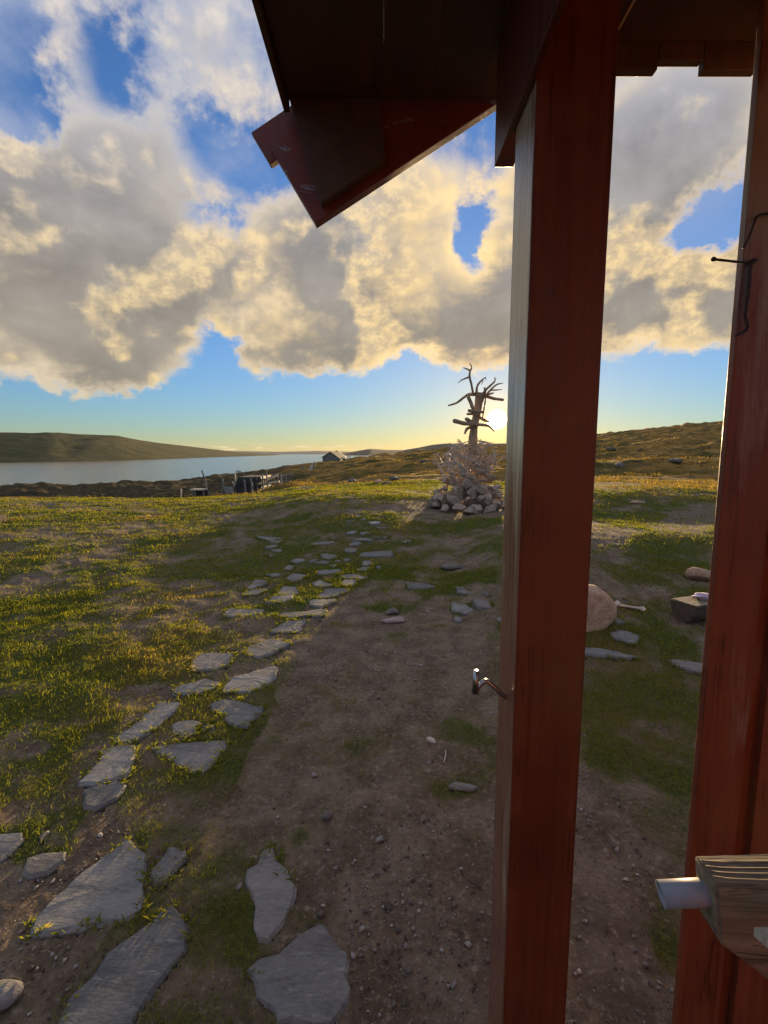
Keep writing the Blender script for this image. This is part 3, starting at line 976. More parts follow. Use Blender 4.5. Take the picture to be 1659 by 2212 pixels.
def ridge(name, pts, mat, label, depth=0.6, rough=0.05, seed=1):
    """pts: (x on photo grid, ridge row, shore distance)"""
    xs = np.array([p[0] for p in pts], float)
    xx = np.linspace(xs[0], xs[-1], 220)
    yr = np.interp(xx, xs, [p[1] for p in pts])
    k = np.array([1, 2, 3, 2, 1]) / 9.0
    yr = np.convolve(np.pad(yr, 2, mode='edge'), k, 'valid')
    Ys = np.exp(np.interp(xx, xs, np.log([p[2] for p in pts])))
    k2 = np.exp(-0.5 * (np.arange(-20, 21) / 9.0) ** 2)
    Ys = np.exp(np.convolve(np.pad(np.log(Ys), 20, mode='edge'), k2 / k2.sum(), 'valid'))
    V, Q = [], []
    rows = 26
    for a in range(rows):
        s = a / (rows - 1)
        s2 = s * 1.5
        Yd = Ys * (1 + depth * s2)
        X = (xx - CX) / F / 1.008 * Yd
        zr = CAMZ - (yr - HOR) / F * Ys * (1 + depth)
        prof = np.sin(min(s2, 1.0) * math.pi / 2) ** 1.15 if s2 <= 1 else 1 - 0.5 * (s2 - 1) ** 2
        z = (LAKE - 2) + (zr - LAKE + 2) * prof
        n = fbm(X / (Ys * 0.06), Yd / (Ys * 0.10), 5, seed) - 0.5
        z = z + n * rough * np.abs(zr - LAKE) * math.sin(min(s2, 1) * math.pi) * 2.0
        V += list(zip(X, Yd, z))
    n = len(xx)
    for a in range(rows - 1):
        for i in range(n - 1):
            Q.append((a * n + i, a * n + i + 1, (a + 1) * n + i + 1, (a + 1) * n + i))
    o = link(name, V, Q, mat, None, True)
    tag(o, label, 'hill', kind='structure')
    return o


ridge('hill', [(-900, 948, 560), (-400, 940, 620), (0, 936, 680), (120, 937, 730), (250, 942, 850), (290, 949, 900), (330, 956, 980), (400, 964, 1200),
               (480, 973, 1600), (540, 978, 2100), (590, 981.5, 2700), (640, 984.5, 3000)], M['hill'],
      'dark green hillside across the lake', 0.6, 0.10, 4)
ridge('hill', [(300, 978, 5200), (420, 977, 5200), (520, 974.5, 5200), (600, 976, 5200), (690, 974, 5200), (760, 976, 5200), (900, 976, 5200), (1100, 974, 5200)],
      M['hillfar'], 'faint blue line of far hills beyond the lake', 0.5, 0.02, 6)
ridge('hill', [(735, 979.5, 2600), (760, 976, 2600), (800, 969.5, 2600), (830, 971.5, 2600), (870, 972.5, 2600), (905, 967, 2300), (935, 961, 2200), (965, 958, 2200), (1010, 959, 2200),
               (1100, 958, 2200), (1300, 962, 2200)], M['hillmid'], 'low brown hill on the skyline beyond the shed', 0.4, 0.04, 8)


# ---------------------------------------------------------------- stone path
def slab_mesh(P, top, thick, seedv, inset):
    rnd = random.Random(seedv)
    # roughen the outline
    pts = []
    n = len(P)
    for i in range(n):
        a, b = Vector(P[i]), Vector(P[(i + 1) % n])
        L = (b - a).length
        k = max(1, min(8, int(L / 0.035)))
        nrm = Vector((-(b - a).y, (b - a).x)).normalized()
        for s in range(k):
            t = s / k
            p = a.lerp(b, t)
            if s:
                p = p + nrm * rnd.uniform(-1, 1) * min(0.011, L * 0.05)
            pts.append(p)
    c = sum(pts, Vector((0, 0))) / len(pts)
    tx, ty = rnd.uniform(-.014, .014), rnd.uniform(-.014, .014)
    def z(p, dz):
        return top + dz + (p.x - c.x) * tx + (p.y - c.y) * ty
    n = len(pts)
    V, Fc = [], []
    inn = [p + (c - p).normalized() * inset * rnd.uniform(0.6, 1.5) for p in pts]
    for p in pts:
        V.append((p.x, p.y, z(p, -thick)))
    for p in pts:
        V.append((p.x, p.y, z(p, -0.010 - rnd.random() * 0.006)))
    for p in inn:
        V.append((p.x, p.y, z(p, rnd.uniform(-0.002, 0.002))))
    V.append((c.x, c.y, z(c, 0.002)))
    for i in range(n):
        q = (i + 1) % n
        Fc.append((i, q, n + q, n + i))
        Fc.append((n + i, n + q, 2 * n + q, 2 * n + i))
        Fc.append((2 * n + i, 2 * n + q, 3 * n))
    return V, Fc


path = empty('stone_path')
tag(path, 'stepping path of flat grey slate slabs set in the grass', 'path', kind='structure')
for i, P in enumerate(SLABW):
    P2 = [Vector((x, y)) for x, y in P]
    area = sum(P2[k].x * P2[(k + 1) % len(P2)].y - P2[(k + 1) % len(P2)].x * P2[k].y for k in range(len(P2)))
    if area < 0:
        P2 = P2[::-1]
    cx_, cy_ = P[:, 0].mean(), P[:, 1].mean()
    hz = float(np.mean(H(np.append(P[:, 0], [cx_, cx_]), np.append(P[:, 1], [cy_, cy_]))))
    hx = float(np.max(H(np.append(P[:, 0], cx_), np.append(P[:, 1], cy_))))
    hz = hz + 0.5 * (hx - hz)
    V, Fc = slab_mesh(P2, hz + 0.006 + 0.008 * ((i * 7919) % 10) / 10, 0.05, i, 0.012)
    V = [(v[0] - cx_, v[1] - cy_, v[2] - hz) for v in V]
    o = link('slab', V, Fc, M['slab'], path)
    o.location = (cx_, cy_, hz)

# ---------------------------------------------------------------- rocks
def hull_rock(name, mat, seedv, n=22, sx=1, sy=1, sz=1, parent=None, bev=0.0):
    rnd = random.Random(seedv)
    bm = bmesh.new()
    for i in range(n):
        d = Vector((rnd.gauss(0, 1), rnd.gauss(0, 1), rnd.gauss(0, 1))).normalized()
        s = rnd.uniform(0.82, 1.08)
        bm.verts.new((d.x * sx * s, d.y * sy * s, d.z * sz * s))
    r = bmesh.ops.convex_hull(bm, input=bm.verts)
    bmesh.ops.delete(bm, geom=list({g for g in r['geom_interior'] + r['geom_unused'] if isinstance(g, bmesh.types.BMVert)}), context='VERTS')
    if bev:
        bmesh.ops.bevel(bm, geom=bm.edges[:], offset=bev, segments=2, affect='EDGES', clamp_overlap=True)
    bmesh.ops.recalc_face_normals(bm, faces=bm.faces)
    me = bpy.data.meshes.new(name)
    bm.to_mesh(me)
    bm.free()
    me.materials.append(mat)
    if bev:
        me.polygons.foreach_set('use_smooth', [True] * len(me.polygons))
    o = bpy.data.objects.new(name, me)
    COL.objects.link(o)
    if parent:
        o.parent = parent
    return o


def lump_rock(name, mat, seedv, sx, sy, sz, amp=0.18, cut=None):
    bm = bmesh.new()
    bmesh.ops.create_icosphere(bm, subdivisions=4, radius=1.0)
    rnd = random.Random(seedv)
    planes = [(Vector((rnd.gauss(0, 1), rnd.gauss(0, 1), rnd.gauss(0, 1))).normalized(), rnd.uniform(0.62, 0.9)) for _ in range(9)]
    for v in bm.verts:
        d = v.co.copy()
        for nrm, lim in planes:
            k = d.dot(nrm) - lim
            if k > 0:
                d -= nrm * k * 0.85
        nn = float(fbm(np.array([d.x * 2 + seedv]), np.array([d.y * 2 + d.z * 1.7]), 4, seedv)[0]) - 0.5
        d *= 1 + amp * nn
        v.co = Vector((d.x * sx, d.y * sy, d.z * sz))
    me = bpy.data.meshes.new(name)
    bm.to_mesh(me)
    bm.free()
    me.polygons.foreach_set('use_smooth', [True] * len(me.polygons))
    me.materials.append(mat)
    o = bpy.data.objects.new(name, me)
    COL.objects.link(o)
    return o


g = on_ground(1268, 1368)
o = lump_rock('boulder', M['boulder'], 3, 0.40, 0.26, 0.245, 0.16)
o.location = (g.x - 0.07, g.y + 0.16, g.z + 0.165)
o.rotation_euler = (0.1, 0.16, 0.25)
tag(o, 'pale rounded boulder in the grass, half hidden by the red post', 'boulder')
g = on_ground(1522, 1257)
o = lump_rock('stone', M['boulder'], 8, 0.17, 0.12, 0.09, 0.12)
o.location = (g.x + 0.02, g.y + 0.1, g.z + 0.05)
o.rotation_euler = (0, 0.08, 0.2)
tag(o, 'flat topped stone in the grass behind the half log', 'stone')
for (xd, yd, s, lab, mat, sd) in [
    (977, 1232, (0.20, 0.13, 0.055), 'low pointed grey rock lying alone on the soil left of the post', 'moorrock', 12),
    (846, 1326, (0.085, 0.07, 0.03), 'small rounded grey stone behind the reddish flat rock', 'moorrock', 15),
    (852, 1345, (0.15, 0.07, 0.03), 'reddish flat rock sunk in the worn soil', 'reddirt', 18),
    (-6, 2180, (0.05, 0.05, 0.035), 'grey round stone at the bottom left corner', 'slab', 25),
    (1000, 1712, (0.075, 0.035, 0.018), 'dark slate shard on bare soil beside the post', 'slab', 27),
    (1205, 2128, (0.035, 0.03, 0.022), 'small white stone on the soil right of the post foot', 'boulder', 29),
    (706, 1772, (0.030, 0.024, 0.018), 'purplish pebble beside the cracked slab', 'slab', 31),
    (515, 1925, (0.010, 0.022, 0.008), 'thin slate splinter beside the cracked slab', 'slab', 33),
]:
    g = on_ground(xd, yd)
    o = hull_rock('stone', M[mat], sd, 26, *s, bev=min(s) * 0.12)
    o.location = (g.x, g.y + s[1] * 0.5, g.z + s[2] * 0.45)
    o.rotation_euler = (0, 0, random.uniform(-0.4, 0.4))
    tag(o, lab, 'stone')
# bone-like chunk
g = on_ground(931, 1604)
o = hull_rock('stone', M['bone'], 40, 30, 0.030, 0.016, 0.015, bev=0.002)
o.location = (g.x, g.y, g.z + 0.012)
o.rotation_euler = (0, 0.1, -0.6)
tag(o, 'pale oblong stone chip with a reddish end on the bare soil', 'stone')
# stick
p0, p1 = on_ground(962, 1625), on_ground(958, 1650)
o = tube('stick', [p0 + Vector((0, 0, .008)), (p0 + p1) / 2 + Vector((0.006, 0, .011)), p1 + Vector((0, 0, .006))], [0.0025, 0.003, 0.002], M['bone'], sides=5)
tag(o, 'thin pale twig lying on the soil below the stone chip', 'stick')
# bone by the boulder
a_, b_ = on_ground(1332, 1312), on_ground(1388, 1322)
bone = empty('bone', a_)
ax = (b_ - a_)
z_ = Vector((0, 0, 0.022))
put_origin(bone, tube('shaft', [a_ + z_, a_ + ax * 0.3 + z_, a_ + ax * 0.7 + z_, b_ + z_], [0.020, 0.012, 0.011, 0.018], M['bone'], bone, 9))
k1 = lump_rock('knuckle', M['bone'], 51, 0.036, 0.032, 0.034, 0.1)
k1.location = Vector((0, 0, 0.030))
k1.parent = bone
k2 = lump_rock('knuckle', M['bone'], 52, 0.026, 0.03, 0.022, 0.1)
k2.location = ax + Vector((0, 0, 0.022))
k2.parent = bone
tag(bone, 'long pale bone lying in the grass right of the boulder', 'bone')
# half log
g = on_ground(1500, 1350)
hl = empty('half_log', g)
prof = [(0.12 * math.cos(a), 0.17 + 0.17 * math.sin(a)) for a in np.linspace(math.pi, 2 * math.pi, 12)]
prof = [(-0.125, 0.175)] + prof[1:-1] + [(0.125, 0.175)]
o = prism('log', prof, 'x', 0, 0.9, M['logwood'], hl, 0.004)
o.rotation_euler = (0, 0, 0.35)
o.location = (-0.08, 0.05, 0)
o2 = box('seat', 0.006, 0.9, -0.118, 0.118, 0.177, 0.187, M['greywood'], hl, 0.003)
o2.rotation_euler = (0, 0, 0.35)
o2.location = (-0.08, 0.05, 0)
tag(hl, 'dark half log with a flat grey top lying beside the red wall', 'log')
cl = lump_rock('cloth', M['cloth'], 60, 0.13, 0.09, 0.03, 0.5)
cl.location = g + Vector((0.20, 0.13, 0.21))
tag(cl, 'crumpled lilac cloth lying on the half log', 'cloth')
# white stone on the bank and rocks on the moor
MOOR = [(1380, 1088, 0.20, 'white flat stone on the dark bank right of the post'),
        (1342, 1008, 0.55, 'grey rock on the moor beside the post'), (1462, 999, 0.9, 'long grey rock outcrop on the right hillside'),
        (1322, 972, 0.9, 'dark rock high on the right hillside'),
        (978, 982, 1.2, 'dark boulder on the moor left of the antler cairn'), (916, 998, 0.8, 'dark low rock on the moor track'),
        (851, 1037, 0.42, 'grey rock in the hollow left of the cairn'), (758, 1040, 0.45, 'pale rock where the lawn meets the moor'),
        (817, 1042, 0.26, 'light stone beside the lawn edge'), (838, 1043, 0.2, 'small light stone right beside the lawn edge stone')]
for i, (xd, yd, s, lab) in enumerate(MOOR):
    g = on_ground(xd, yd)
    o = hull_rock('rock', M['boulder' if i in (0, 8, 9) else 'moorrock'], 70 + i, 26, s * 0.95, s * 0.6, s * (0.2 if i in (0, 2) else 0.38), bev=s * 0.05)
    o.location = g + Vector((0, s * 0.3, s * 0.10))
    o.rotation_euler = (0, 0, i * 0.7)
    tag(o, lab, 'rock')
# block at the left frame edge
g = on_ground(0, 1128)
o = box('stump', -0.13, 0.13, -0.12, 0.12, -0.05, 0.17, M['logwood'], None, 0.02)
o.location = g + Vector((-0.06, 0, 0))
tag(o, 'short sawn stump on the lawn at the left edge', 'stump')

# ---------------------------------------------------------------- antler cairn
CY_ = 11.6
CS = CY_ / 13.0
cb = at_y(1003, 1100, CY_)
cb.z = float(H(np.array([cb.x]), np.array([cb.y]))[0])
cairn = empty('antler_cairn', cb)
tag(cairn, 'cairn of stones piled with reindeer antlers round an upright grey trunk', 'cairn')


def K(x, y, dy=0.0):
    """cairn crop point -> world, dy metres behind the cairn's axis"""
    return at_y(877.7 + x * .186, 740.5 + y * .186, CY_ + dy)


tv = [K(768, 1300), K(772, 1150), K(785, 1000), K(815, 850), K(838, 720), K(852, 640), K(862, 585)]
o = tube('trunk', tv, [q * CS for q in (0.135, 0.125, 0.10, 0.10, 0.105, 0.125, 0.16)], M['trunk'], cairn, 12, 3, 0.06)
put_origin(cairn, o)
BR = [([(790, 600), (720, 602), (660, 640), (580, 700), (488, 728)], [.05, .042, .036, .03, .02], .02),
      ([(930, 620), (1020, 648), (1130, 662)], [.045, .04, .034], .05),
      ([(722, 630), (745, 690), (775, 765)], [.05, .05, .045], -.14),
      ([(910, 520), (920, 640), (905, 750), (885, 870)], [.03, .026, .022, .015], -.12),
      ([(725, 788), (800, 795), (900, 806)], [.045, .045, .04], -.12),
      ([(706, 828), (780, 826), (840, 840)], [.03, .035, .03], -.10),
      ([(845, 865), (900, 895), (960, 915)], [.045, .04, .03], .1),
      ([(553, 905), (650, 930), (760, 945), (950, 962), (1018, 1030)], [.06, .058, .05, .035, .015], -.13),
      ([(695, 885), (750, 912), (830, 925)], [.05, .05, .04], -.12),
      ([(758, 975), (705, 1000), (680, 1052)], [.045, .04, .03], -.05)]
for pts, rr, dy in BR:
    o = tube('branch', [K(x, y, dy + (0.05 if i % 2 else -0.05)) for i, (x, y) in enumerate(pts)], [q * CS for q in rr], M['stick'], cairn, 7, 3, 0.10)
    put_origin(cairn, o)
AN = [[([(775, 585), (755, 480), (735, 395), (740, 330), (760, 285), (735, 237)], [.036, .032, .034, .028, .022, .008]),
       ([(735, 395), (690, 412), (650, 430), (598, 466)], [.028, .022, .018, .006]), ([(655, 428), (632, 425)], [.012, .004]),
       ([(742, 325), (700, 302), (655, 288)], [.024, .02, .006]), ([(685, 298), (678, 285)], [.012, .004])],
      [([(815, 572), (825, 500), (870, 440), (925, 398)], [.034, .03, .026, .010]), ([(885, 428), (888, 450), (873, 486)], [.02, .014, .005]),
       ([(918, 402), (930, 438)], [.014, .005])],
      [([(895, 585), (940, 530), (1000, 475), (1030, 440), (1022, 400)], [.036, .03, .028, .022, .006]), ([(1028, 440), (1042, 402)], [.016, .005])],
      [([(938, 595), (985, 540), (1050, 485), (1125, 468)], [.032, .028, .024, .008]), ([(982, 550), (1050, 548), (1115, 540)], [.022, .018, .006])],
      [([(930, 602), (980, 592), (1020, 582)], [.03, .026, .010]), ([(985, 590), (1000, 570)], [.016, .006])]]
for st in AN:
    dy = random.uniform(-.12, .12)
    o = multi_tube('antler', [([K(x, y, dy + 0.06 * math.sin(x * .05)) for x, y in p], [q * CS for q in r]) for p, r in st], M['stick'], cairn)
    put_origin(cairn, o)


def antler_mesh(seedv):
    rnd = random.Random(seedv)
    L = rnd.uniform(0.75, 1.05)
    bend = rnd.uniform(0.35, 0.6)
    main = []
    for t in np.linspace(0, 1, 8):
        a = bend * t * math.pi * 0.55
        main.append(Vector((L * math.sin(a) / (bend * 1.7), 0.08 * math.sin(t * 4 + seedv), L * t * math.cos(a * 0.75))))
    st = [(main, [.030, .026, .024, .022, .022, .020, .016, .006])]
    for k, t in ((1, .3), (3, .24), (5, .28), (6, .2), (6, .16)):
        p = main[k]
        d = Vector((rnd.uniform(-1, .2), rnd.uniform(-.7, .7), rnd.uniform(.2, 1))).normalized() * t * rnd.uniform(.7, 1.2)
        st.append(([p, p + d * .5 + Vector((0, 0, .03)), p + d + Vector((0.04, 0, .08))], [.018, .014, .004]))
    V, Fc = [], []
    for pts, radii in st:
        q = smooth_pts(pts, 2)
        v, f = tube_vf(q, lerp_list(radii, len(q)), 5, 0.05, len(V))
        V += v
        Fc += f
    me = bpy.data.meshes.new('antler')
    me.from_pydata([tuple(v) for v in V], [], Fc)
    me.polygons.foreach_set('use_smooth', [True] * len(Fc))
    me.materials.append(M['antler'])
    return me


AM = [antler_mesh(s) for s in range(7)]
ar = random.Random(5)
for i in range(120):
    t = (i + 0.5) / 120
    h = 0.80 + 1.0 * t ** 0.9
    rad = 0.70 * (1 - t) + 0.12
    a = i * 2.399 + ar.uniform(-.3, .3)
    o = bpy.data.objects.new('antler', AM[i % 7])
    COL.objects.link(o)
    o.parent = cairn
    rr = rad * ar.uniform(0.45, 1.0)
    o.location = (math.cos(a) * rr + 0.12 + 0.08 * t, math.sin(a) * rr, h * ar.uniform(.75, 1.0))
    # lie along the flank of the pile
    tx = Vector((math.cos(a + ar.uniform(0.7, 2.4)), math.sin(a + ar.uniform(0.7, 2.4)), ar.uniform(-.35, .22))).normalized()
    nrm = Vector((math.cos(a), math.sin(a), .5)).normalized()
    yy = nrm.cross(tx).normalized()
    mm = Matrix((nrm.cross(yy), yy, nrm)).transposed()
    m2 = Matrix((yy, -nrm, tx)).transposed()
    o.rotation_euler = m2.to_euler()
    s = ar.uniform(.58, .85) * (1 - .52 * t)
    o.location = (o.location - tx * 0.4 * s) * CS
    s *= CS
    o.scale = (s, s, s)
RM = []
for s in range(9):
    tmp_o = hull_rock('stone', M['cairn'], 200 + s, 15, 1, 1 * random.uniform(.7, .95), .68 * random.uniform(.85, 1.1))
    RM.append(tmp_o.data)
    bpy.data.objects.remove(tmp_o)
sr = random.Random(9)
si = 0
for lay, (zl, rl, nl, sz) in enumerate([(0.10, 1.06, 22, .20), (0.32, .92, 18, .19), (0.52, .80, 15, .18), (0.72, .66, 13, .16), (0.90, .48, 10, .15), (1.06, .28, 6, .14)]):
    for i in range(nl):
        a = 2 * math.pi * (i + sr.uniform(-.3, .3)) / nl + lay * .4
        s = sz * sr.uniform(.5, 1.2)
        o = bpy.data.objects.new('stone', RM[si % 9])
        si += 1
        COL.objects.link(o)
        o.parent = cairn
        o.location = (math.cos(a) * rl * sr.uniform(.88, 1.05) + 0.10, math.sin(a) * rl * sr.uniform(.85, 1.05) * .9, zl + sr.uniform(-.05, .05) + .10 * max(0, math.cos(a)))
        o.rotation_euler = (sr.uniform(-.5, .5), sr.uniform(-.5, .5), sr.uniform(0, 6.28))
        o.location *= CS
        s *= CS
        o.scale = (s * sr.uniform(.95, 1.35), s, s)
# unseen core of stones, added so that no sun passes through the pile
for i in range(16):
    o = bpy.data.objects.new('stone', RM[i % 9])
    COL.objects.link(o)
    o.parent = cairn
    a = i * 2.4
    rr = .5 * (i / 16) ** .5
    o.location = (math.cos(a) * rr + .2, math.sin(a) * rr, .34 + .75 * (1 - rr / .6) * ((i % 4) / 4 + .2))
    o.location *= CS
    s = .24 * CS
    o.scale = (s, s, s)
    o.rotation_euler = (i, i * 2, i * 3)
for (x, y, z, s) in ((-.32, .05, .26, .46), (.36, .05, .28, .50), (.02, .1, .62, .44), (.62, .1, .22, .36), (-.6, .05, .16, .30)):  # large unseen stones added to stop light streaking through the pile
    o = bpy.data.objects.new('stone', RM[int(s * 100) % 9])
    COL.objects.link(o)
    o.parent = cairn
    o.location = (x * CS, y * CS, z * CS)
    o.scale = (s * CS, s * CS, s * CS)
# thin branches woven round the foot of the trunk
for pts in ([(500, 1262), (600, 1190), (740, 1138)], [(820, 1140), (920, 1150), (1000, 1182)], [(480, 1262), (520, 1320), (540, 1360)],
            [(410, 1640), (470, 1560), (545, 1540)], [(830, 1180), (930, 1160), (1050, 1290)], [(560, 1270), (660, 1200), (760, 1180)]):
    o = tube('branch', [K(x, y, -.35 + .1 * k) for k, (x, y) in enumerate(pts)], [.018, .016, .008], M['antler'], cairn, 5, 3)
    put_origin(cairn, o)

# ---------------------------------------------------------------- porch
porch = empty('porch', (0.33, 0.96, 0))
tag(porch, 'red painted wooden porch with square post, low eave and boarded wall', 'porch')


def part_empty(name, parent):
    e = bpy.data.objects.new(name, None)
    e.empty_display_size = 0.1
    COL.objects.link(e)
    e.parent = parent
    return e


def sub_part(part, o):
    o.parent = part
    put_origin(part.parent, o)
    return o


def pp(o):
    return put_origin(porch, o)


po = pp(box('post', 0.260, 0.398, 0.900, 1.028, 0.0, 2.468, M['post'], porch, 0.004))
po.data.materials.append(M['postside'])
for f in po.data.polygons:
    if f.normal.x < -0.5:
        f.material_index = 1  # left face carries the painted glare
# the house front behind the viewer
for i in range(14):
    pp(box('house_board', -0.25 + i * .15, -0.25 + i * .15 + .146, -1.26, -1.235, 0.0, 2.466, M['wall'], porch))
bo = [(0.246, -1.2), (0.2585, -1.2), (0.2585, 1.031), (0.288, 1.031), (0.288, 1.150), (0.246, 1.150)]
nb = len(bo)
pp(bevel_mesh(link('beam', [(x, y, 2.2325) for x, y in bo] + [(x, y, 2.468) for x, y in bo],
                   [tuple(range(nb))[::-1], tuple(range(nb, 2 * nb))] + [(i, (i + 1) % nb, nb + (i + 1) % nb, nb + i) for i in range(nb)], M['red'], porch), 0.002))
# ceiling boards
ceiling = part_empty('ceiling', porch)
wall = part_empty('wall', porch)
gable = part_empty('gable', porch)
cx0 = -0.236
k = 0
while cx0 < 1.75:
    x1 = min(cx0 + 0.118, 1.8)
    if not (cx0 < 0.484 < x1):
        pass
    sub_part(ceiling, box('board', cx0, x1 - 0.0008, -1.2, 1.300 if x1 < 0.38 else 1.1495, 2.470, 2.488, M['ceil'], porch))
    cx0 = x1
    k += 1
pp(box('joint_light_strip', 0.4815, 0.4845, 0.2, 1.145, 2.4655, 2.4695, M['palewood'], porch))  # pale strip standing for daylight through the board joint
# gable: sloping bargeboards at the far end, eave board along the left side
SL = math.radians(31.4)
dx, dz = math.cos(SL), math.sin(SL)
nx, nz = -dz, dx
T0 = Vector((-0.178, 2.192))


def bp(s, h):
    return (T0.x + dx * s + nx * h, T0.y + dz * s + nz * h)


pp(prism('bargeboard', [bp(0, 0), bp(1.9, 0), bp(1.9, .225), bp(0, .225)], 'y', 1.318, 1.350, M['barge'], porch, 0.002))
pp(prism('cover_board', [bp(-.020, .200), bp(1.9, .200), bp(1.9, .290), bp(-.020, .290)], 'y', 1.353, 1.376, M['barge'], porch, 0.002))
pp(prism('roof_edge', [bp(.125, .300), bp(1.9, .300), bp(1.9, .325), bp(.125, .325)], 'y', -1.2, 1.395, M['darkwood'], porch, 0.002))
pp(prism('gable_panel', [(-0.233, 2.466), (-0.175, 2.27), (-0.158, 2.225), (0.004, 2.328), (-0.012, 2.466)], 'y', 1.285, 1.315, M['ceil'], porch, 0.001))
pp(box('eave_board', -0.2515, -0.2375, -1.2, 1.316, 2.452, 2.512, M['ceil'], porch, 0.002))
# boards closing the gable between the posts
for (x0, x1, zb) in [(0.4135, 0.585, 2.4145), (0.587, 0.682, 2.4335), (0.684, 0.80, 2.4140), (0.8025, 0.95, 2.418), (0.9525, 1.1, 2.415)]:
    sub_part(gable, box('board', x0, x1, 1.128, 1.149, zb, 2.469, M['ceil'], porch, 0.002))
# boarded wall on the right
sub_part(wall, box('board', 0.712, 0.8135, 1.000, 1.018, 0.0, 2.468, M['wall'], porch, 0.0025))
sub_part(wall, box('board', 0.8475, 0.965, 0.998, 1.016, 0.0, 2.468, M['wall'], porch, 0.0025))
sub_part(wall, box('board', 0.999, 1.12, 1.000, 1.018, 0.0, 2.468, M['wall'], porch, 0.0025))
sub_part(wall, box('board', 1.154, 1.27, 0.999, 1.017, 0.0, 2.468, M['wall'], porch, 0.0025))
for (a, b) in [(0.800, 0.862), (0.952, 1.012), (1.107, 1.166)]:
    sub_part(wall, box('batten', a, b, 1.020, 1.042, 0.0, 2.467, M['wall'], porch, 0.002))

# bent steel rod in the post
hk = lambda x, y, Y: at_y(x, y, Y)
o = tube('hook', [hk(1108, 1507, .955), hk(1088, 1503, .955), hk(1068, 1484, .955), hk(1050, 1471, .955), hk(1036, 1480, .955), hk(1029, 1494, .955)],
         [.0052] * 6, M['steel'], None, 10, 5)
hook = empty('steel_hook', hk(1100, 1506, .955))
o.name = 'rod'
o.parent = hook
put_origin(hook, o)
o = tube('stub', [hk(1026, 1497, .954), hk(1029, 1449, .954)], [.0066, .0066], M['steel'], hook, 12, 1)
put_origin(hook, o)
tag(hook, 'bent shiny steel hook sticking out of the left side of the red post', 'hook')


def Z_(p):  # nail crop -> photo grid
    return (1426.2 + p[0] * .1488, 438.8 + p[1] * .1488)


nl = empty('nail', at_y(*Z_((1330, 875)), .998))
o = tube('shank', [at_y(*Z_((785, 815)), .93), at_y(*Z_((1345, 880)), .999)], [.0024, .0024], M['iron'], nl, 8, 1)
put_origin(nl, o)
a, b = at_y(*Z_((768, 811)), .928), at_y(*Z_((785, 815)), .93)
o = tube('head', [a, b], [.0042, .0040], M['iron'], nl, 10, 1)
put_origin(nl, o)
tag(nl, 'long nail sticking out sideways from the right hand wall board', 'nail')
o = tube('wire_hook', [at_y(*Z_(p), Y) for p, Y in [((1385, 830), .992), ((1330, 850), .99), ((1300, 950), .99), ((1285, 1200), .99), ((1250, 1500), .99), ((1232, 1640), .988),
                                                     ((1265, 1780), .985), ((1240, 1850), .98), ((1150, 1900), .972), ((1090, 1930), .968)]],
         [.0042, .0042, .0042, .004, .0036, .0034, .0034, .0032, .003, .002], M['iron'], None, 8, 4)
tag(o, 'dark bent wire hook hanging below the nail', 'hook')
o = tube('wire', [at_y(*Z_(p), Y) for p, Y in [((1700, 150), .99), ((1530, 155), .989), ((1430, 180), .988), ((1380, 240), .987), ((1300, 460), .986), ((1205, 655), .985)]],
         [.0022] * 6, M['iron'], None, 7, 4)
tag(o, 'thin rusty wire bent over the edge of the wall board above the nail', 'wire')


# grey timber with a pipe through its end, close to the viewer
def T_(x, y, Y):
    return at_y(1371.4 + x * .194, 1782.8 + y * .194, Y)


tim = empty('timber_rail', (0.45, 0.5, 0.9))
# top face follows growth rings: stepped strips
zt = T_(650, 325, .60).z
pA, pB = T_(650, 325, .60), T_(1900, 285, .60)
def zplane(x, y, z):
    d = ray(1371.4 + x * .194, 1782.8 + y * .194)
    t = (z - CAMZ) / d.z
    return Vector((d.x * t, d.y * t, z))
back0, back1 = zplane(650, 325, zt), zplane(2300, 275, zt)
front0, front1 = zplane(905, 655, zt), zplane(2300, 720, zt)
low0 = T_(960, 1335, front0.y - 0.004)
low1 = T_(2300, 2350, front1.y - 0.01)
lowb0 = T_(700, 930, back0.y + .002)
lowb1 = Vector((back1.x, back1.y, low1.z))
V = [back0, front0, front1, back1, lowb0, low0, low1, lowb1]
o = link('timber', V, [(0, 1, 2, 3), (0, 4, 5, 1), (1, 5, 6, 2), (2, 6, 7, 3), (3, 7, 4, 0), (4, 7, 6, 5)], M['greywood'], tim)
bm = bmesh.new()
bm.from_mesh(o.data)
bmesh.ops.recalc_face_normals(bm, faces=bm.faces)
bmesh.ops.bevel(bm, geom=bm.edges[:], offset=0.003, segments=2, affect='EDGES')
bm.to_mesh(o.data)
bm.free()
put_origin(tim, o)
# raised grain ridges on the worn top
for f, rr in ((.30, .0012), (.50, .0014), (.66, .0014), (.84, .0013)):
    pts = []
    for s in np.linspace(0.02, 1, 12):
        ff = f - 0.10 * math.exp(-s * 14)
        p = back0.lerp(back1, s).lerp(front0.lerp(front1, s), ff)
        pts.append(p + Vector((0, 0, 0.0004)))
    put_origin(tim, tube('grain_ridge', pts, [rr] * 12, M['greywood'], tim, 6, 2, 0.1))
pl, pr = T_(290, 768, back0.lerp(front0, .5).y + .012), T_(800, 745, back0.lerp(front0, .5).y + .004)
ax = (pr - pl).normalized()
R0 = 0.0165
ptsP = [pl, pl + ax * .09]
o = tube('pipe', ptsP, [R0, R0], M['pvc'], tim, 28, 1)
me = o.data
bm = bmesh.new()
bm.from_mesh(me)
bm.faces.ensure_lookup_table()
cap = min([f for f in bm.faces if len(f.verts) > 4], key=lambda f: f.calc_center_median().x)
r_ = bmesh.ops.inset_region(bm, faces=[cap], thickness=0.0022)
ret = bmesh.ops.extrude_face_region(bm, geom=[cap])
